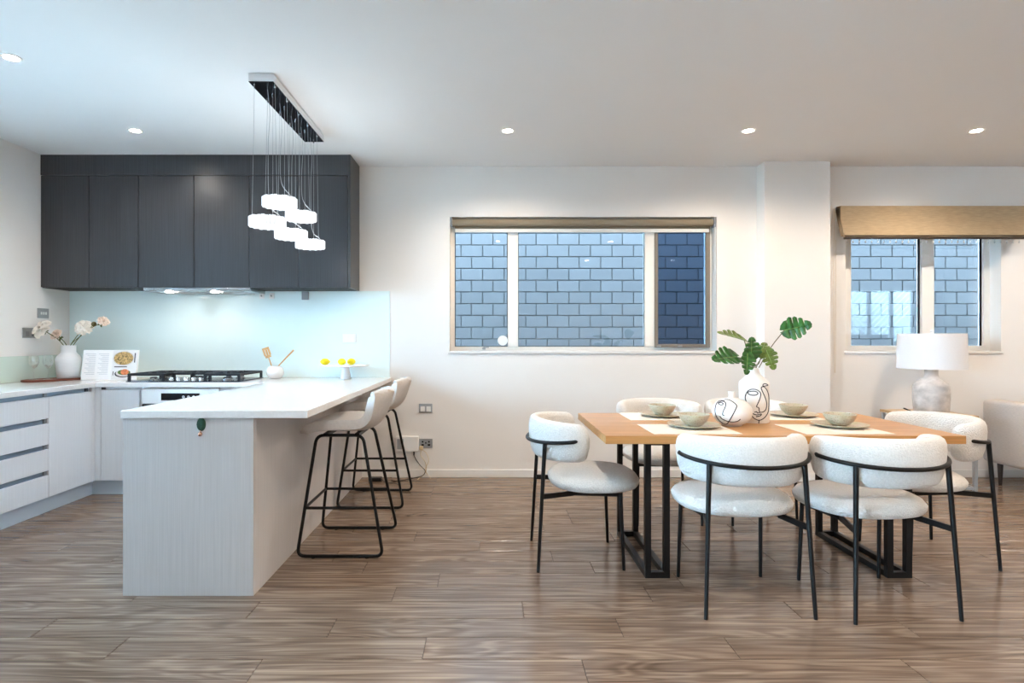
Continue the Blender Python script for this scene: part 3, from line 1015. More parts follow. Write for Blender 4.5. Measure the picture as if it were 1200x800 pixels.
# ------------------------------------------------------------------ hob
t = thing('gas_hob', 'five-burner gas hob with black cast iron trivets', 'hob', (-2.41, 4.81, CT))
MB().box(-0.445, 0.445, -0.25, 0.25, 0.0005, 0.008, 0.003).build('hob_plate', 'hob_steel', t)
burn = [(-0.3, 0.12, 0.035), (-0.3, -0.12, 0.028), (0.0, 0.04, 0.055), (0.3, 0.12, 0.028), (0.3, -0.12, 0.035)]
for x, y, r in burn:
    b = MB().lathe([(0, 0.0085), (r + 0.012, 0.0085), (r + 0.01, 0.016), (r, 0.02), (r, 0.025), (0, 0.025)], 24, (x, y, 0)).build('burner', 'steel', t)
    MB().lathe([(0, 0.0255), (r, 0.0255), (r, 0.031), (r - 0.006, 0.034), (0, 0.034)], 24, (x, y, 0)).build('burner_cap', 'cast_iron', b)
for cx, hw, y0, y1 in ((-0.3, 0.135, -0.22, 0.22), (0.0, 0.145, -0.1, 0.22), (0.3, 0.135, -0.22, 0.22)):
    q = MB()
    zt = 0.058
    for sx in (-1, 1):
        q.obox((cx + sx * hw, y0, zt), (cx + sx * hw, y1, zt), 0.015, 0.018)
        for yy in (y0, y1):
            q.box(cx + sx * hw - 0.009, cx + sx * hw + 0.009, yy - 0.009, yy + 0.009, 0.0085, zt + 0.006)
    for yy in (y0, (y0 + y1) / 2, y1):
        q.obox((cx - hw, yy, zt), (cx + hw, yy, zt), 0.015, 0.018)
    for bx, by, br in burn:
        if abs(bx - cx) < 0.01:
            for sx, sy in ((1, 0), (-1, 0), (0, 1), (0, -1)):
                q.obox((bx + sx * 0.03, by + sy * 0.03, zt + 0.006), (bx + sx * 0.11, by + sy * 0.08, zt + 0.006), 0.009, 0.012)
    q.build('trivet', 'cast_iron', t)
for i in range(5):
    MB().lathe([(0.019, 0.0085), (0.018, 0.03), (0.015, 0.034), (0, 0.034)], 16, (-0.12 + i * 0.06, -0.19, 0)).build('knob', 'chrome', t)

# ------------------------------------------------------------------ pendant
t = thing('pendant_light', 'linear chrome pendant with five glowing crystal rings on wires', 'pendant light', (-1.309, 3.84, H))
MB().box(-0.072, 0.072, -0.51, 0.51, -0.048, -0.0005, 0.002).build('canopy', 'chrome', t)
MB().box(-0.071, 0.071, -0.509, 0.509, -0.051, -0.0485).build('canopy_base', 'black_mirror', t)
rings = [(-0.41, 1.912), (-0.21, 2.076), (0.0, 1.913), (0.20, 2.074), (0.41, 1.915)]
for y, z in rings:
    zc = z - H
    hh = 0.026
    g = MB().lathe([(0.078, -hh + 0.004), (0.092, -hh + 0.004), (0.092, hh - 0.004), (0.078, hh - 0.004), (0.078, -hh + 0.004)], 40, (0, y, zc)).build('glow_ring', 'crystal_glow', t)
    q = MB()
    for k in range(30):
        a = 2 * PI * k / 30
        M = Matrix.Translation((0, y, zc)) @ Matrix.Rotation(a, 4, 'Z')
        s = MB().box(0.0925, 0.106, -0.0095, 0.0095, -hh - 0.003 * (k % 2), hh + 0.002 * (k % 3), 0.003)
        s.xf(M)
        q.add(s.v, s.f)
    q.build('crystals', 'crystal_cut', g)
    q = MB()
    for k in range(3):
        a = PI / 2 + k * 2 * PI / 3
        px, py = 0.085 * math.cos(a), 0.085 * math.sin(a)
        cx, cy = max(-0.06, min(0.06, px)), py
        w_ = MB().tube([(px, y + py, zc + hh), (cx, max(-0.5, min(0.5, y + cy)), -0.0505)], 0.0011, 5).build('wire', 'wire', t)
        MB().lathe([(0.005, 0), (0.005, 0.012), (0, 0.012)], 8, (cx, max(-0.5, min(0.5, y + cy)), -0.0635)).build('gland', 'chrome', w_)
    MB().tube(spline([(0.0, y, -0.052), (0.012, y + 0.004, -0.2), (0.004, y, -0.4), (0.015, y - 0.01, zc + 0.12), (0.06, y + 0.02, zc + 0.05), (0.082, y, zc + hh)], 6), 0.0016, 5).build('power_cable', 'wire', t)

# ------------------------------------------------------------------ downlights
dl = [(-2.59, 4.25, 'round recessed downlight in ceiling above the gas hob'),
      (-2.59, 3.145, 'round recessed downlight in ceiling above the drawer cabinet'),
      (0.137, 4.25, 'round recessed downlight in ceiling near the wide window end'),
      (1.90, 4.25, 'round recessed downlight in ceiling beside the wall pier'),
      (3.57, 4.25, 'round recessed downlight in ceiling in front of the roman blind')]
fill_dl = [(0.137, 1.5), (1.90, 1.5), (3.57, 1.5), (5.4, 4.25), (5.4, 1.5), (7.4, 4.25), (7.4, 1.5), (1.9, -0.7), (3.57, -0.7), (5.4, -0.7)]  # extra downlights out of view, added to light the room
for x, y in fill_dl:
    dl.append((x, y, 'added unseen downlight in ceiling over the open living floor'))
ring_me = disc_me = None
for i, (x, y, lab) in enumerate(dl):
    t = thing('downlight', lab, 'downlight', (x, y, H), group='recessed ceiling downlights')
    if ring_me is None:
        a = MB().lathe([(0.036, -0.001), (0.036, -0.004), (0.048, -0.006), (0.052, -0.003), (0.052, -0.0005)], 28)
        a.f = [f for f in a.f if len(f) == 4]
        a.m = a.m[:len(a.f)]
        ring_me = a.mesh('trim_ring', 'trim_white')
        disc_me = MB().lathe([(0, -0.003), (0.0358, -0.003), (0.0358, -0.001), (0, -0.001)], 28).mesh('lens', 'lamp_disc')
        spot = bpy.data.lights.new('downlight_lamp', 'SPOT')
        spot.energy = SPOT_W
        spot.color = WARM
        spot.spot_size = 2.75
        spot.spot_blend = 0.7
        spot.shadow_soft_size = 0.04
        kspot = spot.copy()
        kspot.energy = SPOT_W * 0.4
        kspot.color = (1.0, 0.9, 0.8)
    for nm, me in (('trim_ring', ring_me), ('lens', disc_me), ('downlight_lamp', kspot if x < -2 else spot)):
        o = bpy.data.objects.new(nm, me)
        C.objects.link(o)
        o.parent = t
        if nm == 'downlight_lamp':
            o.location = (0, 0, -0.012)

# ------------------------------------------------------------------ bar stools
def make_stool(label):
    t = thing('bar_stool', label, 'stool', group='bar stools at the breakfast bar')
    prof = spline([(0.216, 0.696), (0.212, 0.704), (0.17, 0.712), (0.09, 0.715), (-0.03, 0.711), (-0.12, 0.719), (-0.172, 0.755), (-0.203, 0.82), (-0.226, 0.885), (-0.236, 0.918)], 4)
    n, k = len(prof), 12
    v = []
    for i, p in enumerate(prof):
        s = i / (n - 1)
        y, z = p.x, p.y
        hw = 0.215
        if s < 0.25:
            hw = 0.215 - 0.05 * (1 - s / 0.25) ** 2
        if s > 0.6:
            hw = 0.215 - 0.045 * ((s - 0.6) / 0.4) ** 2
        if s > 0.93:
            hw -= 0.05 * ((s - 0.93) / 0.07) ** 1.5
        for j in range(k + 1):
            u = -1 + 2 * j / k
            curl = abs(u) ** 2.5
            zz = z + curl * 0.028 * min(1, max(0, (s - 0.1) / 0.3)) * (1 - max(0, (s - 0.6) / 0.4))
            yy = y + curl * 0.075 * max(0, (s - 0.45) / 0.55)
            zz -= curl * 0.012 * max(0, (0.3 - s) / 0.3)
            if s > 0.9:
                zz -= 0.03 * curl * (s - 0.9) / 0.1
            v.append((u * hw, yy, zz))
    f = [(i * (k + 1) + j, i * (k + 1) + j + 1, (i + 1) * (k + 1) + j + 1, (i + 1) * (k + 1) + j) for i in range(n - 1) for j in range(k)]
    o = MB().add(v, f).build('seat_shell', 'stool_leather', t, angle=180)
    md = o.modifiers.new('thickness', 'SOLIDIFY')
    md.thickness = 0.054
    md.offset = 0.0
    md = o.modifiers.new('soft', 'BEVEL')
    md.width = 0.02
    md.segments = 4
    md.limit_method = 'ANGLE'
    zt = 0.672
    for s in (-1, 1):
        pts = fillet([(s * 0.16, 0.155, zt), (s * 0.245, 0.24, 0.011), (s * 0.245, -0.24, 0.011), (s * 0.16, -0.11, zt)], 0.045, 6, True)
        MB().tube(pts, 0.0095, 8, True).build('side_frame', 'black_metal', t)
        fz = 0.27
        k1 = (fz - 0.011) / (zt - 0.011)
        fx = 0.245 - 0.085 * k1
        MB().tube([(s * fx, 0.24 - 0.085 * k1, fz), (s * fx, -0.24 + 0.13 * k1, fz)], 0.0085, 8).build('foot_rail', 'black_metal', t)
        for yy in (0.15, -0.15):
            MB().lathe([(0.011, 0), (0.011, 0.005), (0, 0.005)], 10, (s * 0.245, yy, 0)).build('glide', 'plastic_black', t)
    MB().tube([(-fx, 0.24 - 0.085 * k1, fz), (fx, 0.24 - 0.085 * k1, fz)], 0.0085, 8).build('footrest', 'black_metal', t)
    MB().box(-0.165, 0.165, 0.09, 0.115, zt - 0.006, zt + 0.012).box(-0.165, 0.165, -0.09, -0.065, zt - 0.006, zt + 0.012).build('cross_brace', 'black_metal', t)
    return t


st = make_stool('light grey low-back bar stool at the free end of the breakfast bar')
st.location = (-0.8325, 3.4875, 0)
st.rotation_euler = (0, 0, PI / 2)
dup(st, (-0.855, 4.42, 0), PI / 2, 'light grey low-back bar stool beside the network box and wall')

# ------------------------------------------------------------------ dining table
TX0, TX1, TY0, TY1, TZ = 0.571, 2.335, 2.838, 3.72, 0.75
t = thing('dining_table', 'rectangular oak dining table on black metal frame legs', 'table', ((TX0 + TX1) / 2, (TY0 + TY1) / 2, 0))
hx, hy = (TX1 - TX0) / 2, (TY1 - TY0) / 2
nb = 6
for i in range(nb):
    y0 = -hy + 2 * hy * i / nb
    y1 = -hy + 2 * hy * (i + 1) / nb
    MB().box(-hx, hx, y0 + 0.0002, y1 - 0.0002, TZ - 0.04, TZ, 0.0012).build('top_board', 'oak', t)
for cx in (0.863 - 1.453, 2.103 - 1.453):
    q = MB()
    e = 0.03
    for sx in (-0.063 + e / 2, 0.063 - e / 2):
        for y0, y1 in ((-0.31, -0.28), (0.32, 0.35)):
            q.box(cx + sx - e / 2, cx + sx + e / 2, y0, y1, 0, TZ - 0.0405)
        q.box(cx + sx - e / 2, cx + sx + e / 2, -0.28, 0.32, 0.0, e)
        q.box(cx + sx - e / 2, cx + sx + e / 2, -0.28, 0.32, TZ - 0.0405 - e, TZ - 0.0405)
    for y0, y1 in ((-0.31, -0.28), (0.32, 0.35)):
        q.box(cx - 0.063 + e, cx + 0.063 - e, y0, y1, 0, e)
        q.box(cx - 0.063 + e, cx + 0.063 - e, y0, y1, TZ - 0.0405 - e, TZ - 0.0405)
    q.build('leg_frame', 'black_metal', t)


# ------------------------------------------------------------------ dining chairs
def superell(a, n):
    c, s = math.cos(a), math.sin(a)
    return (math.copysign(abs(c) ** (2 / n), c), math.copysign(abs(s) ** (2 / n), s))


def make_chair(label):
    t = thing('dining_chair', label, 'chair', group='dining chairs around the oak table')
    # seat: soft rounded puck
    m = MB()
    na = 40
    prof = [(0.0, 0.409), (0.6, 0.409), (0.86, 0.411), (0.95, 0.420), (0.99, 0.436), (1.0, 0.452), (0.985, 0.470), (0.94, 0.485), (0.86, 0.494), (0.7, 0.500), (0.4, 0.503), (0.0, 0.504)]
    v, f = [], []
    for i in range(na):
        cx, cy = superell(2 * PI * i / na, 2.45)
        for r, z in prof:
            v.append((cx * r * 0.272, 0.075 + cy * r * 0.25, z - 0.012 * (r ** 3) * (1 if z > 0.46 else 0)))
    k = len(prof)
    for i in range(na):
        j = (i + 1) % na
        for q in range(k - 1):
            f.append((i * k + q, j * k + q, j * k + q + 1, i * k + q + 1))
    m.add(v, f).build('seat', 'boucle', t, angle=180)
    # backrest: wrap-round crescent
    m = MB()
    M_, n = 44, 18
    v, f = [], []
    A = math.radians(101)
    for i in range(M_ + 1):
        u = -1 + 2 * i / M_
        th = -PI / 2 + u * A
        au = abs(u)
        end = math.sqrt(max(0.0, 1 - max(0, (au - 0.86) / 0.14) ** 2)) if au > 0.86 else 1.0
        end = max(end, 0.02)
        hgt = (0.222 - 0.03 * au ** 2.2) * (0.25 + 0.75 * end if end < 1 else 1) * 1.0
        thk = (0.078 + 0.012 * au) * (0.05 + 0.95 * end)
        zc = 0.682 - 0.0 * au
        top_shift = -0.012 * au ** 2
        rx, ry = 0.252, 0.218
        c = Vector((rx * math.cos(th), -0.025 + ry * math.sin(th), zc + top_shift * 0.5))
        nrm = Vector((math.cos(th) / rx, math.sin(th) / ry, 0)).normalized()
        lean = 0.10
        for j in range(n):
            a = 2 * PI * j / n
            cx, cz = superell(a, 2.7)
            p = c + nrm * (cx * thk / 2 + cz * hgt / 2 * lean) + Vector((0, 0, cz * hgt / 2))
            v.append(p)
    for i in range(M_):
        for j in range(n):
            l = (j + 1) % n
            f.append((i * n + j, i * n + l, (i + 1) * n + l, (i + 1) * n + j))
    f.append(tuple(range(n)))
    f.append(tuple(M_ * n + j for j in range(n))[::-1])
    m.add(v, f).build('backrest', 'boucle', t, angle=180)
    # hoop round the outside
    pts, rs = [], []
    for i in range(41):
        u = -1 + 2 * i / 40
        th = -PI / 2 + u * math.radians(88)
        rr = 1.0 if abs(u) < 0.9 else 1.0 - 0.10 * ((abs(u) - 0.9) / 0.1)
        pts.append((0.303 * math.cos(th) * rr, -0.025 + 0.268 * math.sin(th), 0.668 + 0.03 * u * u))
    MB().tube(pts, 0.0095, 10).build('back_hoop', 'black_metal', t)
    for s in (-1, 1):
        MB().tube([(s * 0.24, -0.252, 0.0), (s * 0.211, -0.214, 0.672)], [0.0085, 0.0115], 10).build('leg', 'black_metal', t)
        MB().tube([(s * 0.212, 0.205, 0.0), (s * 0.204, 0.188, 0.409)], [0.0085, 0.0105], 10).build('leg', 'black_metal', t)
        q = MB()
        q.obox((s * 0.2225, -0.228, 0.392), (s * 0.175, -0.06, 0.398), 0.012, 0.026)
        q.obox((s * 0.175, -0.064, 0.398), (s * 0.2, 0.186, 0.398), 0.012, 0.022)
        q.build('side_rail', 'black_metal', t)
    MB().obox((-0.204, 0.188, 0.398), (0.204, 0.188, 0.398), 0.02, 0.02).build('front_rail', 'black_metal', t)
    return t


ch = make_chair('white boucle dining chair at the table end nearest the bar stools')
ch.location = (0.51, 3.285, 0)
ch.rotation_euler = (0, 0, -PI / 2)
g = 'dining chairs around the oak table'
dup(ch, (1.187, 2.785, 0), 0.0, 'white boucle dining chair facing the windows, second from bar stools along table', g)
dup(ch, (1.797, 2.755, 0), math.radians(3.5), 'white boucle dining chair facing the windows, closer to the lamp table', g)
dup(ch, (1.185, 4.005, 0), PI, 'white boucle dining chair with its back to the wide window', g)
dup(ch, (1.81, 4.01, 0), PI, 'white boucle dining chair between table and wall pier, behind the vases', g)
dup(ch, (2.45, 3.305, 0), PI / 2, 'white boucle dining chair at the table end nearest the sofa', g)


# ------------------------------------------------------------------ place settings
def plate_me():
    return MB().lathe([(0, 0), (0.07, 0), (0.075, 0.003), (0.12, 0.010), (0.137, 0.016), (0.138, 0.018), (0.134, 0.0185), (0.115, 0.013), (0.075, 0.0065), (0, 0.006)], 48).mesh('plate', 'sage_plate', 60)


def bowl_me():
    return MB().lathe([(0, 0.0), (0.034, 0.0), (0.036, 0.004), (0.048, 0.010), (0.066, 0.028), (0.078, 0.052), (0.081, 0.062), (0.079, 0.0635), (0.0765, 0.061), (0.073, 0.05), (0.06, 0.026), (0.04, 0.010), (0, 0.008)], 48).mesh('bowl', 'sage_stoneware', 60)


pm, bm2 = plate_me(), bowl_me()
mat_me = MB().box(-0.22, 0.22, -0.165, 0.165, 0, 0.0025, 0.0008).mesh('placemat', 'placemat')
sets = [((1.045, 3.54), (1.06, 3.545), 'at the bar-stool end, window side'),
        ((1.04, 3.045), (1.098, 3.11), 'beside the round face vase, in front'),
        ((1.76, 3.545), (1.862, 3.55), 'behind the tall face vase, window side'),
        ((1.80, 3.045), (1.885, 3.12), 'at the lamp-table end, away from window')]
for (mx, my), (px, py), where in sets:
    o = bpy.data.objects.new('placemat', mat_me)
    o.location = (mx, my, TZ + 0.0003)
    C.objects.link(o)
    tag(o, 'cream woven placemat on oak table ' + where, 'placemat', 'placemats on the dining table')
    o = bpy.data.objects.new('dinner_plate', pm)
    o.location = (px, py, TZ + 0.0031)
    C.objects.link(o)
    tag(o, 'sage grey dinner plate on oak table ' + where, 'plate', 'dinner plates on the table')
    o = bpy.data.objects.new('bowl', bm2)
    o.location = (px, py, TZ + 0.0031 + 0.0065)
    C.objects.link(o)
    tag(o, 'speckled sage bowl on its plate ' + where, 'bowl', 'bowls on the table')


# ------------------------------------------------------------------ face vases
def surf_curve(mb, prof_r, az, pts, r, y_scale=1.0):
    """draw (dx,z) points on a turned body, dx measured across the side that faces azimuth az"""
    out = []
    for dx, z in spline([(a, b, 0) for a, b in pts], 5) if False else [(p.x, p.y) for p in spline([(a, b, 0) for a, b in pts], 5)]:
        R = prof_r(z)
        s = max(-0.97, min(0.97, dx / R))
        th = math.asin(s)
        x, y = R * math.sin(th), -R * math.cos(th)
        ca, sa = math.cos(az), math.sin(az)
        out.append((x * ca - y * sa, x * sa + y * ca, z))
    mb.tube(out, r, 6)


def prof_fn(prof):
    def f(z):
        for (r0, z0), (r1, z1) in zip(prof, prof[1:]):
            if z0 <= z <= z1 and z1 > z0:
                return r0 + (r1 - r0) * (z - z0) / (z1 - z0)
        return prof[-1][0]
    return f


VX, VY = 1.517, 3.32
t = thing('tall_face_vase', 'tall white bottle vase with black line-drawn face holding monstera', 'vase', (VX, VY, TZ + 0.0005))
pv = [(0.076, 0.0), (0.080, 0.005), (0.081, 0.215), (0.079, 0.228), (0.070, 0.236), (0.05, 0.256), (0.034, 0.272), (0.027, 0.288), (0.026, 0.305)]
MB().lathe([(0, 0)] + pv + [(0.0275, 0.309), (0.024, 0.309), (0.022, 0.30), (0.022, 0.27), (0, 0.27)], 48).build('vase_body', 'matte_ceramic', t, angle=40)
fn = prof_fn(pv)
azT = math.atan2(VX, VY) * -1.0
# pixel layout of the drawing, read as (across, up) on the body
U = lambda x, y: ((x - 558) / 142 * 0.0805, (660 - y) / 416 * 0.232)
q = MB()
for line in ([(487, 445), (478, 410), (482, 375), (500, 340), (530, 318), (575, 318), (608, 340), (618, 370), (606, 420), (588, 465), (580, 490), (600, 500), (604, 525), (612, 545), (650, 535), (668, 500), (668, 440), (650, 380), (630, 330), (622, 300), (640, 288), (665, 310), (682, 350), (690, 400), (690, 480), (682, 550), (650, 600), (605, 625), (560, 608), (536, 580)],
             [(590, 345), (560, 335), (515, 342), (500, 358), (530, 374), (570, 374), (590, 360), (590, 345)],
             [(480, 390), (488, 360), (505, 330)],
             [(636, 285), (640, 265), (660, 260), (682, 275), (660, 282), (636, 285)],
             [(560, 545), (580, 540), (590, 552), (615, 545)], [(545, 560), (580, 572), (622, 562), (612, 580), (575, 590)],
             [(600, 655), (602, 635), (606, 620)]):
    surf_curve(q, lambda z: fn(z) + 0.0004, azT, [U(*p) for p in line], 0.0025)
q.build('face_drawing', 'ink', t)

RX_, RY_ = 1.336, 3.19
t = thing('round_face_vase', 'squat round white vase with black line-drawn face', 'vase', (RX_, RY_, TZ + 0.0005))
pv2 = [(0.05, 0.0)]
for i in range(1, 24):
    a = -PI / 2 + PI * i / 24
    pv2.append((max(0.05 if i < 4 else 0.0, 0.104 * math.cos(a) ** 0.85), 0.074 + 0.076 * math.sin(a)))
pv2 = [p for p in pv2 if not (p[1] > 0.1 and p[0] < 0.022)]
top = pv2[-1][1]
MB().lathe([(0, 0)] + pv2 + [(0.018, top + 0.004), (0.0165, top + 0.02), (0.021, top + 0.036), (0.021, top + 0.038), (0.017, top + 0.038), (0.013, top + 0.02), (0, top + 0.015)], 48).build('vase_body', 'matte_ceramic', t, angle=40)
fn2 = prof_fn(pv2)
azR = -math.atan2(RX_, RY_)
U2 = lambda x, y: ((x - 333) / 197 * 0.104, (700 - y) / 285 * 0.150)
q = MB()
for line in ([(265, 440), (215, 445), (185, 475), (172, 530), (180, 590), (210, 640), (255, 675), (285, 672), (310, 630), (345, 560), (372, 500), (376, 475), (350, 450), (310, 430), (265, 428)],
             [(200, 465), (215, 478), (240, 478), (250, 466), (232, 458), (205, 462), (235, 446), (262, 448), (275, 465), (268, 500), (250, 540), (245, 575), (262, 582)],
             [(218, 592), (240, 620), (290, 640), (340, 645), (385, 635), (412, 612)]):
    surf_curve(q, lambda z: fn2(z) + 0.0004, azR, [U2(*p) for p in line], 0.0025)
q.build('face_drawing', 'ink', t)


# ------------------------------------------------------------------ monstera
def leaf_mesh(name, L, W, m, cup, holes=True):
    """lobed heart-shaped blade in local x (across) / y (along), base at origin"""
    mb_ = MB()
    nl = 5
    bnd = [-0.16, 0.14, 0.36, 0.56, 0.75, 1.0]

    def half(tt):
        tt = max(0.0, min(1.0, (tt + 0.16) / 1.16))
        return W * (math.sin(PI * tt ** 0.72) ** 0.7)

    def P(u, tt, s):
        x = s * u
        d = abs(x) / W
        return (x, tt * L + 0.0, cup * d * d * W - 0.10 * L * max(0, tt) ** 2)
    for s in (-1, 1):
        for i in range(nl):
            t0, t1 = bnd[i], bnd[i + 1]
            g = 0.009 if (holes and 0 < i) else 0.0
            pts = []
            for w_ in (0.0, 0.18, 0.36, 0.6, 0.85, 1.0):
                row = []
                for e in (0.0, 0.5, 1.0):
                    gg = g * (1 + 1.2 * w_) if w_ > 0.5 else 0.0
                    a = t0 + (t1 - t0) * e
                    a = a + gg * (1 - 2 * e)
                    tt = max(t0, 0.0) + (max(t1, 0.0) - max(t0, 0.0)) * e if w_ == 0 else a
                    hw = half((t0 + t1) / 2 * 0.5 + a * 0.5) * (1 - 0.10 * abs(2 * e - 1) * (w_ > 0.9))
                    lift = 0.10 * w_ * (1 - a)
                    row.append(P(hw * w_, tt + (lift - 0.02) * (w_ > 0), s))
                pts.append(row)
            v = [p for r_ in pts for p in r_]
            f = []
            for a in range(5):
                for b in range(2):
                    f.append((a * 3 + b, a * 3 + b + 1, a * 3 + b + 4, a * 3 + b + 3))
            mb_.add(v, f)
    return mb_


VZ = TZ + 0.309
# local frame of the plant: origin at vase mouth; leaf: (base xyz, tip direction, length, width, roll, material)
pl = thing('monstera_cutting', 'green monstera leaves on long stems in the tall vase', 'plant', (VX, VY, VZ))

leaves = [  # base, tip, width, roll, mat, stem via
    (Vector((0.1876, 0.030, 0.2143)), Vector((0.2911, -0.050, 0.2468)), 0.062, 0.5, 'leaf', Vector((0.1039, 0.010, 0.1209))),
    (Vector((-0.0352, 0.050, 0.1600)), Vector((-0.1970, -0.020, 0.2135)), 0.045, 0.55, 'leaf_olive', Vector((-0.0238, 0.020, 0.0766))),
    (Vector((-0.1011, 0.000, 0.0625)), Vector((-0.2466, -0.060, 0.0595)), 0.066, 0.3, 'leaf', Vector((-0.0376, 0.000, 0.0332))),
    (Vector((-0.0271, -0.020, 0.0534)), Vector((-0.0356, -0.060, 0.1650)), 0.050, 0.0, 'leaf', Vector((-0.0129, -0.010, 0.0190))),
    (Vector((0.0545, 0.030, 0.0665)), Vector((0.0885, 0.060, 0.1451)), 0.042, -0.4, 'leaf_olive', Vector((0.0305, 0.010, 0.0230))),
    (Vector((0.0698, 0.000, 0.1015)), Vector((0.0891, -0.050, 0.0015)), 0.042, 0.4, 'leaf_olive', Vector((0.0454, 0.000, 0.0625))),
    (Vector((-0.0599, -0.050, 0.0833)), Vector((-0.0777, -0.090, -0.0250)), 0.042, -0.2, 'leaf', Vector((-0.0271, -0.020, 0.0340)))]
for base, tip, wdt, roll, mm, via in leaves:
    d = (tip - base)
    L = d.length
    yv = d.normalized()
    ref = Vector((0, -1, 0.55)).normalized()
    zv = (ref - yv * ref.dot(yv)).normalized()
    zv = Matrix.Rotation(roll, 3, yv) @ zv
    xv = yv.cross(zv)
    M = Matrix((xv, yv, zv)).transposed().to_4x4()
    M.translation = base
    lf = leaf_mesh('leaf', L * 1.08, wdt * 1.12, mm, 0.3)
    lf.xf(M)
    o = lf.build('leaf', mm, pl, angle=180)
    md = o.modifiers.new('thick', 'SOLIDIFY')
    md.thickness = 0.0012
    rib = MB().tube([M @ Vector((0, 0, 0.001)), M @ Vector((0, L * 0.5, 0.001 - 0.025 * L)), M @ Vector((0, L * 0.97, 0.001 - 0.094 * L))], [0.0022, 0.0016, 0.0006], 6)
    rib.build('midrib', 'leaf_vein', o)
    sp = spline([(via.x * 0.15, via.y * 0.2, -0.03), (via.x * 0.35, via.y * 0.5, 0.012), tuple(via), tuple(base)], 5)
    MB().tube(sp, 0.0024, 6).build('stem', 'stem', pl)

# ------------------------------------------------------------------ side table, lamp, sofa
t = thing('side_table', 'small side table with wooden top and metal legs under the lamp', 'table', (3.635, 4.815, 0))
MB().box(-0.235, 0.235, -0.235, 0.235, 0.592, 0.615, 0.003).build('table_top', 'side_wood', t)
for sx in (-1, 1):
    for sy in (-1, 1):
        MB().box(sx * 0.217 - 0.0125, sx * 0.217 + 0.0125, sy * 0.217 - 0.0125, sy * 0.217 + 0.0125, 0, 0.5915, 0.001).build('leg', 'plastic_silver', t)
for s in (-1, 1):
    MB().box(-0.204, 0.204, s * 0.217 - 0.01, s * 0.217 + 0.01, 0.03, 0.05).build('stretcher', 'plastic_silver', t)
    MB().box(s * 0.217 - 0.01, s * 0.217 + 0.01, -0.204, 0.204, 0.03, 0.05).build('stretcher', 'plastic_silver', t)
t = thing('table_lamp', 'table lamp with white drum shade and mottled stone bottle base', 'lamp', (3.674, 4.82, 0.6155))
MB().lathe([(0, 0), (0.118, 0), (0.122, 0.004), (0.128, 0.10), (0.130, 0.19), (0.127, 0.222), (0.112, 0.243), (0.075, 0.274), (0.054, 0.293), (0.047, 0.312), (0.047, 0.35), (0.050, 0.358), (0.044, 0.366), (0, 0.366)], 40).build('lamp_base', 'lamp_stone', t, angle=50)
sh = MB().lathe([(0.234, 0.362), (0.240, 0.362), (0.235, 0.652), (0.229, 0.652), (0.234, 0.362)], 48)
sh.f = [f for f in sh.f if len(f) == 4]
sh.m = sh.m[:len(sh.f)]
sh.build('lamp_shade', 'shade_white', t, angle=40)
MB().lathe([(0, 0.3665), (0.012, 0.3665), (0.012, 0.42), (0.02, 0.43), (0.028, 0.47), (0.02, 0.52), (0, 0.535)], 20).build('bulb', 'shade_white', t)
q = MB().tube([(0.006, 0, 0.53), (0.006, 0, 0.66)], 0.004, 6)
for k in range(3):
    a = k * 2 * PI / 3
    q.tube([(0, 0, 0.642), (0.231 * math.cos(a), 0.231 * math.sin(a), 0.642)], 0.0025, 5)
q.build('harp', 'chrome', t)
MB().lathe([(0.006, 0.661), (0.013, 0.668), (0.013, 0.676), (0.006, 0.682), (0, 0.683)], 14, (0.006, 0, 0)).build('finial', 'shade_white', t)
MB().tube(spline([(-0.125, 0.02, 0.006), (-0.16, -0.01, 0.005), (-0.2, 0.03, 0.03), (-0.17, 0.08, 0.02), (-0.12, 0.1, 0.005)], 6), 0.0035, 6).build('cord', 'plastic_black', t)

t = thing('sofa', 'pale beige upholstered sofa with dark tapered legs against the wall', 'sofa', (4.2, 4.95, 0))
MB().box(0, 0.16, -0.9, 0.0, 0.19, 0.712, 0.03).build('arm', 'sofa_cloth', t)
MB().box(1.94, 2.10, -0.9, 0.0, 0.19, 0.712, 0.03).build('arm', 'sofa_cloth', t)
MB().box(0.161, 1.939, -0.88, -0.02, 0.19, 0.30, 0.012).build('base', 'sofa_cloth', t)
MB().box(0.161, 1.939, -0.2, -0.005, 0.301, 0.69, 0.04).build('back', 'sofa_cloth', t)
for i in range(2):
    a = 0.163 + i * 0.888
    MB().box(a, a + 0.886, -0.9, -0.202, 0.302, 0.45, 0.04).build('seat_cushion', 'sofa_cloth', t)
for x in (0.1, 2.0):
    for y in (-0.83, -0.07):
        MB().lathe([(0.013, 0), (0.022, 0.19), (0, 0.19)], 12, (x, y, 0)).build('leg', 'sofa_leg', t)


def cushion(mbx, s, th):
    n = 14
    for sgn in (1, -1):
        v, f = [], []
        for i in range(n + 1):
            for j in range(n + 1):
                u, w_ = -1 + 2 * i / n, -1 + 2 * j / n
                k = (1 - u ** 4) * (1 - w_ ** 4)
                pin = 1 - 0.06 * (1 - abs(u * w_))
                v.append((u * s * pin, sgn * th * k ** 0.6, w_ * s * pin))
        for i in range(n):
            for j in range(n):
                f.append((i * (n + 1) + j, (i + 1) * (n + 1) + j, (i + 1) * (n + 1) + j + 1, i * (n + 1) + j + 1))
        mbx.add(v, f)
    return mbx


o = cushion(MB(), 0.225, 0.075).build('throw_cushion', 'cushion_cloth', None, (4.68, 4.62, 0.672), (-0.22, 0, 0), angle=180)
tag(o, 'square textured beige cushion leaning on the sofa back', 'cushion')

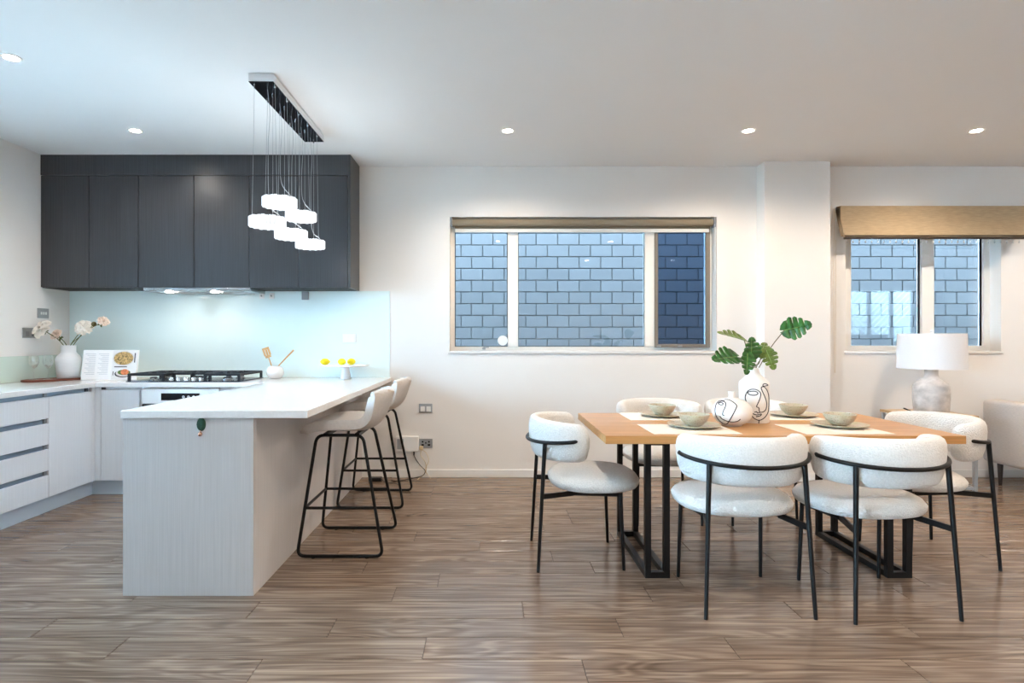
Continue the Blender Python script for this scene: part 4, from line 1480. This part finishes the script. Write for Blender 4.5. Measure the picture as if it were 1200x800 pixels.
# ------------------------------------------------------------------ kitchen worktop objects
# tray, glasses, vase of peonies
TRX, TRY = -3.552, 4.76
o = MB().lathe([(0, 0), (0.98, 0), (1.0, 0.006), (1.0, 0.014), (0.985, 0.016), (0.96, 0.013), (0, 0.011)], 48).build('serving_tray', 'tray_wood', None, (TRX, TRY, CT + 0.0005), (0, 0, math.radians(-22)))
for vv in o.data.vertices:
    vv.co.x *= 0.13
    vv.co.y *= 0.25
tag(o, 'oval dark wooden serving board on the corner worktop', 'tray')
TTOP = CT + 0.0005 + 0.0135


def wine_glass():
    return MB().lathe([(0, 0), (0.032, 0), (0.033, 0.002), (0.01, 0.005), (0.004, 0.012), (0.0035, 0.085), (0.008, 0.092), (0.024, 0.105), (0.034, 0.130), (0.036, 0.155), (0.031, 0.192), (0.030, 0.193), (0.0285, 0.192), (0.0335, 0.155), (0.0315, 0.131), (0.022, 0.108), (0, 0.095)], 32).mesh('wine_glass', 'wine_glass_clear', 60)


wg = wine_glass()
for x, y, lab in ((-3.640, 4.64, 'clear stemmed wine glass on wooden board, next to side wall'), (-3.556, 4.68, 'clear stemmed wine glass on wooden board, next to white vase')):
    o = bpy.data.objects.new('wine_glass', wg)
    o.location = (x, y, TTOP)
    C.objects.link(o)
    tag(o, lab, 'glass', 'wine glasses on the board')
FVX, FVY = -3.525, 4.865
o = MB().lathe([(0, 0), (0.075, 0), (0.08, 0.004), (0.086, 0.06), (0.092, 0.13), (0.092, 0.16), (0.080, 0.185), (0.060, 0.205), (0.053, 0.218), (0.053, 0.262), (0.056, 0.272), (0.05, 0.273), (0.047, 0.262), (0.047, 0.2), (0, 0.2)], 48).build('white_vase', 'ribbed_ceramic', None, (FVX, FVY, TTOP), angle=50)
tag(o, 'white ribbed ceramic vase on the wooden board', 'vase')

def bloom(mb_, c, R, rings_, cup, up, rng_):
    up = up.normalized()
    a = up.orthogonal().normalized()
    b = up.cross(a)
    for ri, (cnt, rad, tilt, sz) in enumerate(rings_):
        for k in range(cnt):
            th = 2 * PI * (k + 0.5 * (ri % 2)) / cnt + rng_.uniform(-0.15, 0.15)
            out = (a * math.cos(th) + b * math.sin(th))
            side = up.cross(out)
            tl = tilt + rng_.uniform(-0.15, 0.15)
            d = out * math.sin(tl) + up * math.cos(tl)
            nrm = side.cross(d)
            v = []
            n = 4
            for i in range(n + 1):
                t_ = i / n
                wv = sz * 0.62 * math.sin(PI * min(1, 0.12 + 0.80 * t_)) ** 0.7
                for j in range(n + 1):
                    s_ = -1 + 2 * j / n
                    cv = cup * sz * (s_ * s_ * 0.35 + (t_ - 0.45) ** 2 * 0.9)
                    v.append(c + out * rad * 0.35 + d * (t_ * sz - 0.25 * sz) + side * (s_ * wv) - nrm * -cv + up * rng_.uniform(-0.001, 0.001))
            f = [(i * (n + 1) + j, i * (n + 1) + j + 1, (i + 1) * (n + 1) + j + 1, (i + 1) * (n + 1) + j) for i in range(n) for j in range(n)]
            mb_.add(v, f)


rg = random.Random(5)
RB = [(9, 0.045, 1.25, 0.055), (8, 0.035, 0.95, 0.052), (7, 0.025, 0.6, 0.048), (5, 0.015, 0.25, 0.042)]
RS = [(6, 0.02, 0.7, 0.038), (5, 0.012, 0.3, 0.036)]
stems = [(Vector((-0.0766, -0.200, 0.1350)), RB, 'petal', 1.0, Vector((-0.0426, -0.080, 0.0600)), Vector((-0.5, -0.75, 0.5)), 'cream peony in full bloom leaning over the wine glasses'),
         (Vector((-0.0576, -0.060, 0.0883)), RS + [(7, 0.03, 1.1, 0.036)], 'petal_blush', 0.9, Vector((-0.0230, -0.030, 0.0388)), Vector((-0.3, -0.7, 0.6)), 'blush half-open peony low on the vase rim'),
         (Vector((0.1546, -0.040, 0.1523)), RB, 'petal', 0.85, Vector((0.0836, -0.020, 0.0744)), Vector((0.2, -0.8, 0.55)), 'cream peony in full bloom leaning over the cookbook'),
         (Vector((0.3244, -0.050, 0.1946)), RS, 'petal_blush', 0.9, Vector((0.1549, -0.020, 0.1171)), Vector((0.7, -0.5, 0.6)), 'small blush peony bud at the end of long stem')]
for c, R_, mm, k, via, up, lab in stems:
    t = thing('peony', lab, 'flower', (FVX, FVY, TTOP + 0.273), group='peonies in the white vase')
    q = MB()
    bloom(q, c, 0.05, [(a, b * k * 1.35, d, e * k * 1.35) for a, b, d, e in R_], 0.9, up, rg)
    o = q.build('petals', mm, t, angle=180)
    MB().tube(spline([(via.x * 0.1, via.y * 0.2, -0.06), (via.x * 0.3, via.y * 0.5, 0.0), tuple(via), tuple(c - up.normalized() * 0.008 * k)], 5), 0.003, 6).build('stem', 'sepal', t)
    q = MB()
    for s in range(4):
        th = s * 1.7
        dv = Vector((math.cos(th), 0.4 * math.sin(th * 2), math.sin(th))) * 0.035
        mid = c - up.normalized() * 0.012
        mid = mid + (via - c).normalized() * 0.02
        side = dv.cross(Vector((0, -1, 0.3))).normalized() * 0.01
        q.add([mid, mid + dv * 0.5 + side, mid + dv, mid + dv * 0.5 - side], [(0, 1, 2, 3)])
    q.build('sepals', 'sepal', t)
t = thing('flower_bud', 'small brown-green bud between two peonies over the cookbook', 'flower', (FVX, FVY, TTOP + 0.273), group='peonies in the white vase')
c = Vector((0.2431, -0.045, 0.1735))
MB().lathe([(0, -0.02), (0.014, -0.012), (0.02, 0.002), (0.014, 0.018), (0, 0.024)], 12, tuple(c)).build('bud', 'stem', t)
MB().tube(spline([(0.01, -0.002, -0.06), (0.03, -0.01, 0.01), tuple(Vector((0.1476, -0.030, 0.0957))), tuple(c)], 5), 0.0025, 6).build('stem', 'sepal', t)

# cookbook standing open
t = thing('cookbook', 'open cookbook standing upright beside the hob with food photos', 'book', (-3.15, 4.83, CT + 0.0005), math.radians(3))
lean = 0.16


def page(mbx, s, y0, y1, inset=0.0, d=0.0, u0=0.0, u1=1.0, v0=0.0, v1=1.0):
    """slab on the open half s; u across from the spine, v up"""
    Wd, Ht = 0.225, 0.25
    out = []
    for dd in (y0, y1):
        for v in (v0, v1):
            for u in (u0, u1):
                x = s * u * Wd
                y = -0.035 * u + dd + v * Ht * lean
                out.append((x, y, v * Ht * math.cos(lean)))
    mbx.add(out, [(0, 1, 3, 2), (4, 6, 7, 5), (0, 4, 5, 1), (2, 3, 7, 6), (0, 2, 6, 4), (1, 5, 7, 3)])
    return mbx


for s in (-1, 1):
    page(MB(), s, 0.010, 0.014).build('cover', 'plastic_white', t)
    pg = page(MB(), s, 0.0, 0.0098, u1=0.97, v0=0.01, v1=0.985).build('page_block', 'paper', t)
    if s < 0:
        q = MB()
        for cu in (0.12, 0.55):
            for i in range(14):
                page(q, s, -0.0008, -0.0002, u0=cu, u1=cu + 0.34 - 0.06 * (i % 3), v0=0.86 - i * 0.052, v1=0.86 - i * 0.052 + 0.014)
        q.build('recipe_text', 'print_grey', pg)
    else:
        def blob(cu, cv, ru, rv, dd):
            m = MB()
            v = [((s * (cu + ru * math.cos(a)) * 0.225), -0.035 * (cu + ru * math.cos(a)) - dd + (cv + rv * math.sin(a)) * 0.25 * lean, (cv + rv * math.sin(a)) * 0.25 * math.cos(lean)) for a in [2 * PI * i / 24 for i in range(24)]]
            return m.add(v, [tuple(range(24))])
        blob(0.44, 0.72, 0.42, 0.25, 0.0006).build('food_photo', 'plate_print', pg)
        blob(0.44, 0.72, 0.38, 0.22, 0.0010).build('food_photo', 'food_pasta', pg)
        blob(0.45, 0.20, 0.32, 0.12, 0.0006).build('food_photo', 'print_dark', pg)
        blob(0.48, 0.225, 0.30, 0.115, 0.0010).build('food_photo', 'plate_print', pg)
        blob(0.50, 0.25, 0.25, 0.09, 0.0014).build('food_photo', 'food_green', pg)
        blob(0.53, 0.26, 0.16, 0.10, 0.0018).build('food_photo', 'food_salmon', pg)
        q = MB()
        page(q, s, -0.0008, -0.0002, u0=0.86, u1=0.90, v0=0.58, v1=0.9)
        page(q, s, -0.0008, -0.0002, u0=0.1, u1=0.6, v0=0.42, v1=0.45)
        page(q, s, -0.0008, -0.0002, u0=0.06, u1=0.09, v0=0.15, v1=0.28)
        q.build('recipe_text', 'print_dark', pg)
q = MB()
q.box(-0.10, 0.10, -0.03, 0.075, 0.0, 0.0022)
q.obox((-0.06, 0.07, 0.002), (-0.06, 0.045, 0.17), 0.012, 0.004)
q.obox((0.06, 0.07, 0.002), (0.06, 0.045, 0.17), 0.012, 0.004)
o = q.build('book_stand', 'plastic_white', t)

# utensil pot
t = thing('utensil_pot', 'round white ceramic utensil pot on the worktop by the splashback', 'pot', (-1.842, 5.0, CT + 0.0005))
MB().lathe([(0, 0), (0.04, 0), (0.055, 0.008), (0.07, 0.034), (0.073, 0.056), (0.066, 0.084), (0.05, 0.103), (0.038, 0.108), (0.035, 0.106), (0.045, 0.098), (0.06, 0.08), (0.066, 0.055), (0.05, 0.014), (0, 0.01)], 40).build('pot_body', 'gloss_ceramic', t, angle=60)
t = thing('wooden_spatula', 'pale wooden slotted spatula standing in the white pot', 'spatula', (-1.842, 5.0, CT + 0.012))
d = Vector((-0.075, -0.01, 0.225)).normalized()
p0 = Vector((0.0, 0.0, 0.006))
MB().tube([p0, p0 + d * 0.18], 0.0055, 8).build('handle', 'wood_pale', t)
M = Matrix.Translation(p0 + d * 0.17) @ Vector((0, 0, 1)).rotation_difference(d).to_matrix().to_4x4()
q = MB()
for x0_, x1_ in ((-0.03, -0.014), (-0.008, 0.008), (0.014, 0.03)):
    q.box(x0_, x1_, -0.003, 0.003, 0.02, 0.075)
q.box(-0.03, 0.03, -0.003, 0.003, 0.075, 0.09).box(-0.024, 0.024, -0.003, 0.003, 0.0, 0.02)
q.xf(M).build('blade', 'wood_pale', t)
t = thing('wooden_spoon', 'slender wooden spoon handle leaning out of the white pot', 'spoon', (-1.842, 5.0, CT + 0.012))
MB().tube([(-0.012, 0.01, 0.02), (0.03, 0.0, 0.098), (0.168, -0.03, 0.232)], [0.005, 0.005, 0.007], 8).build('handle', 'wood_pale', t)
MB().lathe([(0, -0.02), (0.013, -0.012), (0.016, 0.0), (0.012, 0.016), (0, 0.026)], 14, (-0.014, 0.01, 0.022), sy=0.5).build('spoon_bowl', 'wood_pale', t)

# cake stand with lemons
CX, CY = -1.216, 4.915
t = thing('cake_stand', 'white pedestal cake stand at wall end of breakfast bar', 'cake stand', (CX, CY, CT + 0.0005))
MB().lathe([(0, 0), (0.044, 0), (0.046, 0.004), (0.043, 0.04), (0.034, 0.09), (0.03, 0.1095), (0, 0.1095)], 40).build('pedestal', 'gloss_ceramic', t)
MB().lathe([(0, 0.110), (0.19, 0.110), (0.2, 0.114), (0.2, 0.121), (0.196, 0.122), (0.19, 0.120), (0, 0.120)], 56).build('stand_plate', 'gloss_ceramic', t, angle=40)
lem = MB().lathe([(0, -0.041), (0.006, -0.038), (0.014, -0.033), (0.025, -0.018), (0.0285, 0.0), (0.025, 0.018), (0.014, 0.033), (0.008, 0.039), (0, 0.043)], 24, axis='x').mesh('lemon', 'lemon', 180)
for x, y, a, lab in ((-0.155, -0.06, 0.2, 'yellow lemon alone at one side of the cake stand'), (-0.012, -0.07, -0.5, 'yellow lemon in the middle of the cake stand'), (0.062, -0.05, 0.9, 'yellow lemon touching the middle lemon, nearer the stools')):
    o = bpy.data.objects.new('lemon', lem)
    o.location = (CX + x, CY + y, CT + 0.0005 + 0.1205 + 0.0285)
    o.rotation_euler = (0, 0, a)
    C.objects.link(o)
    tag(o, lab, 'lemon', 'lemons on the cake stand')
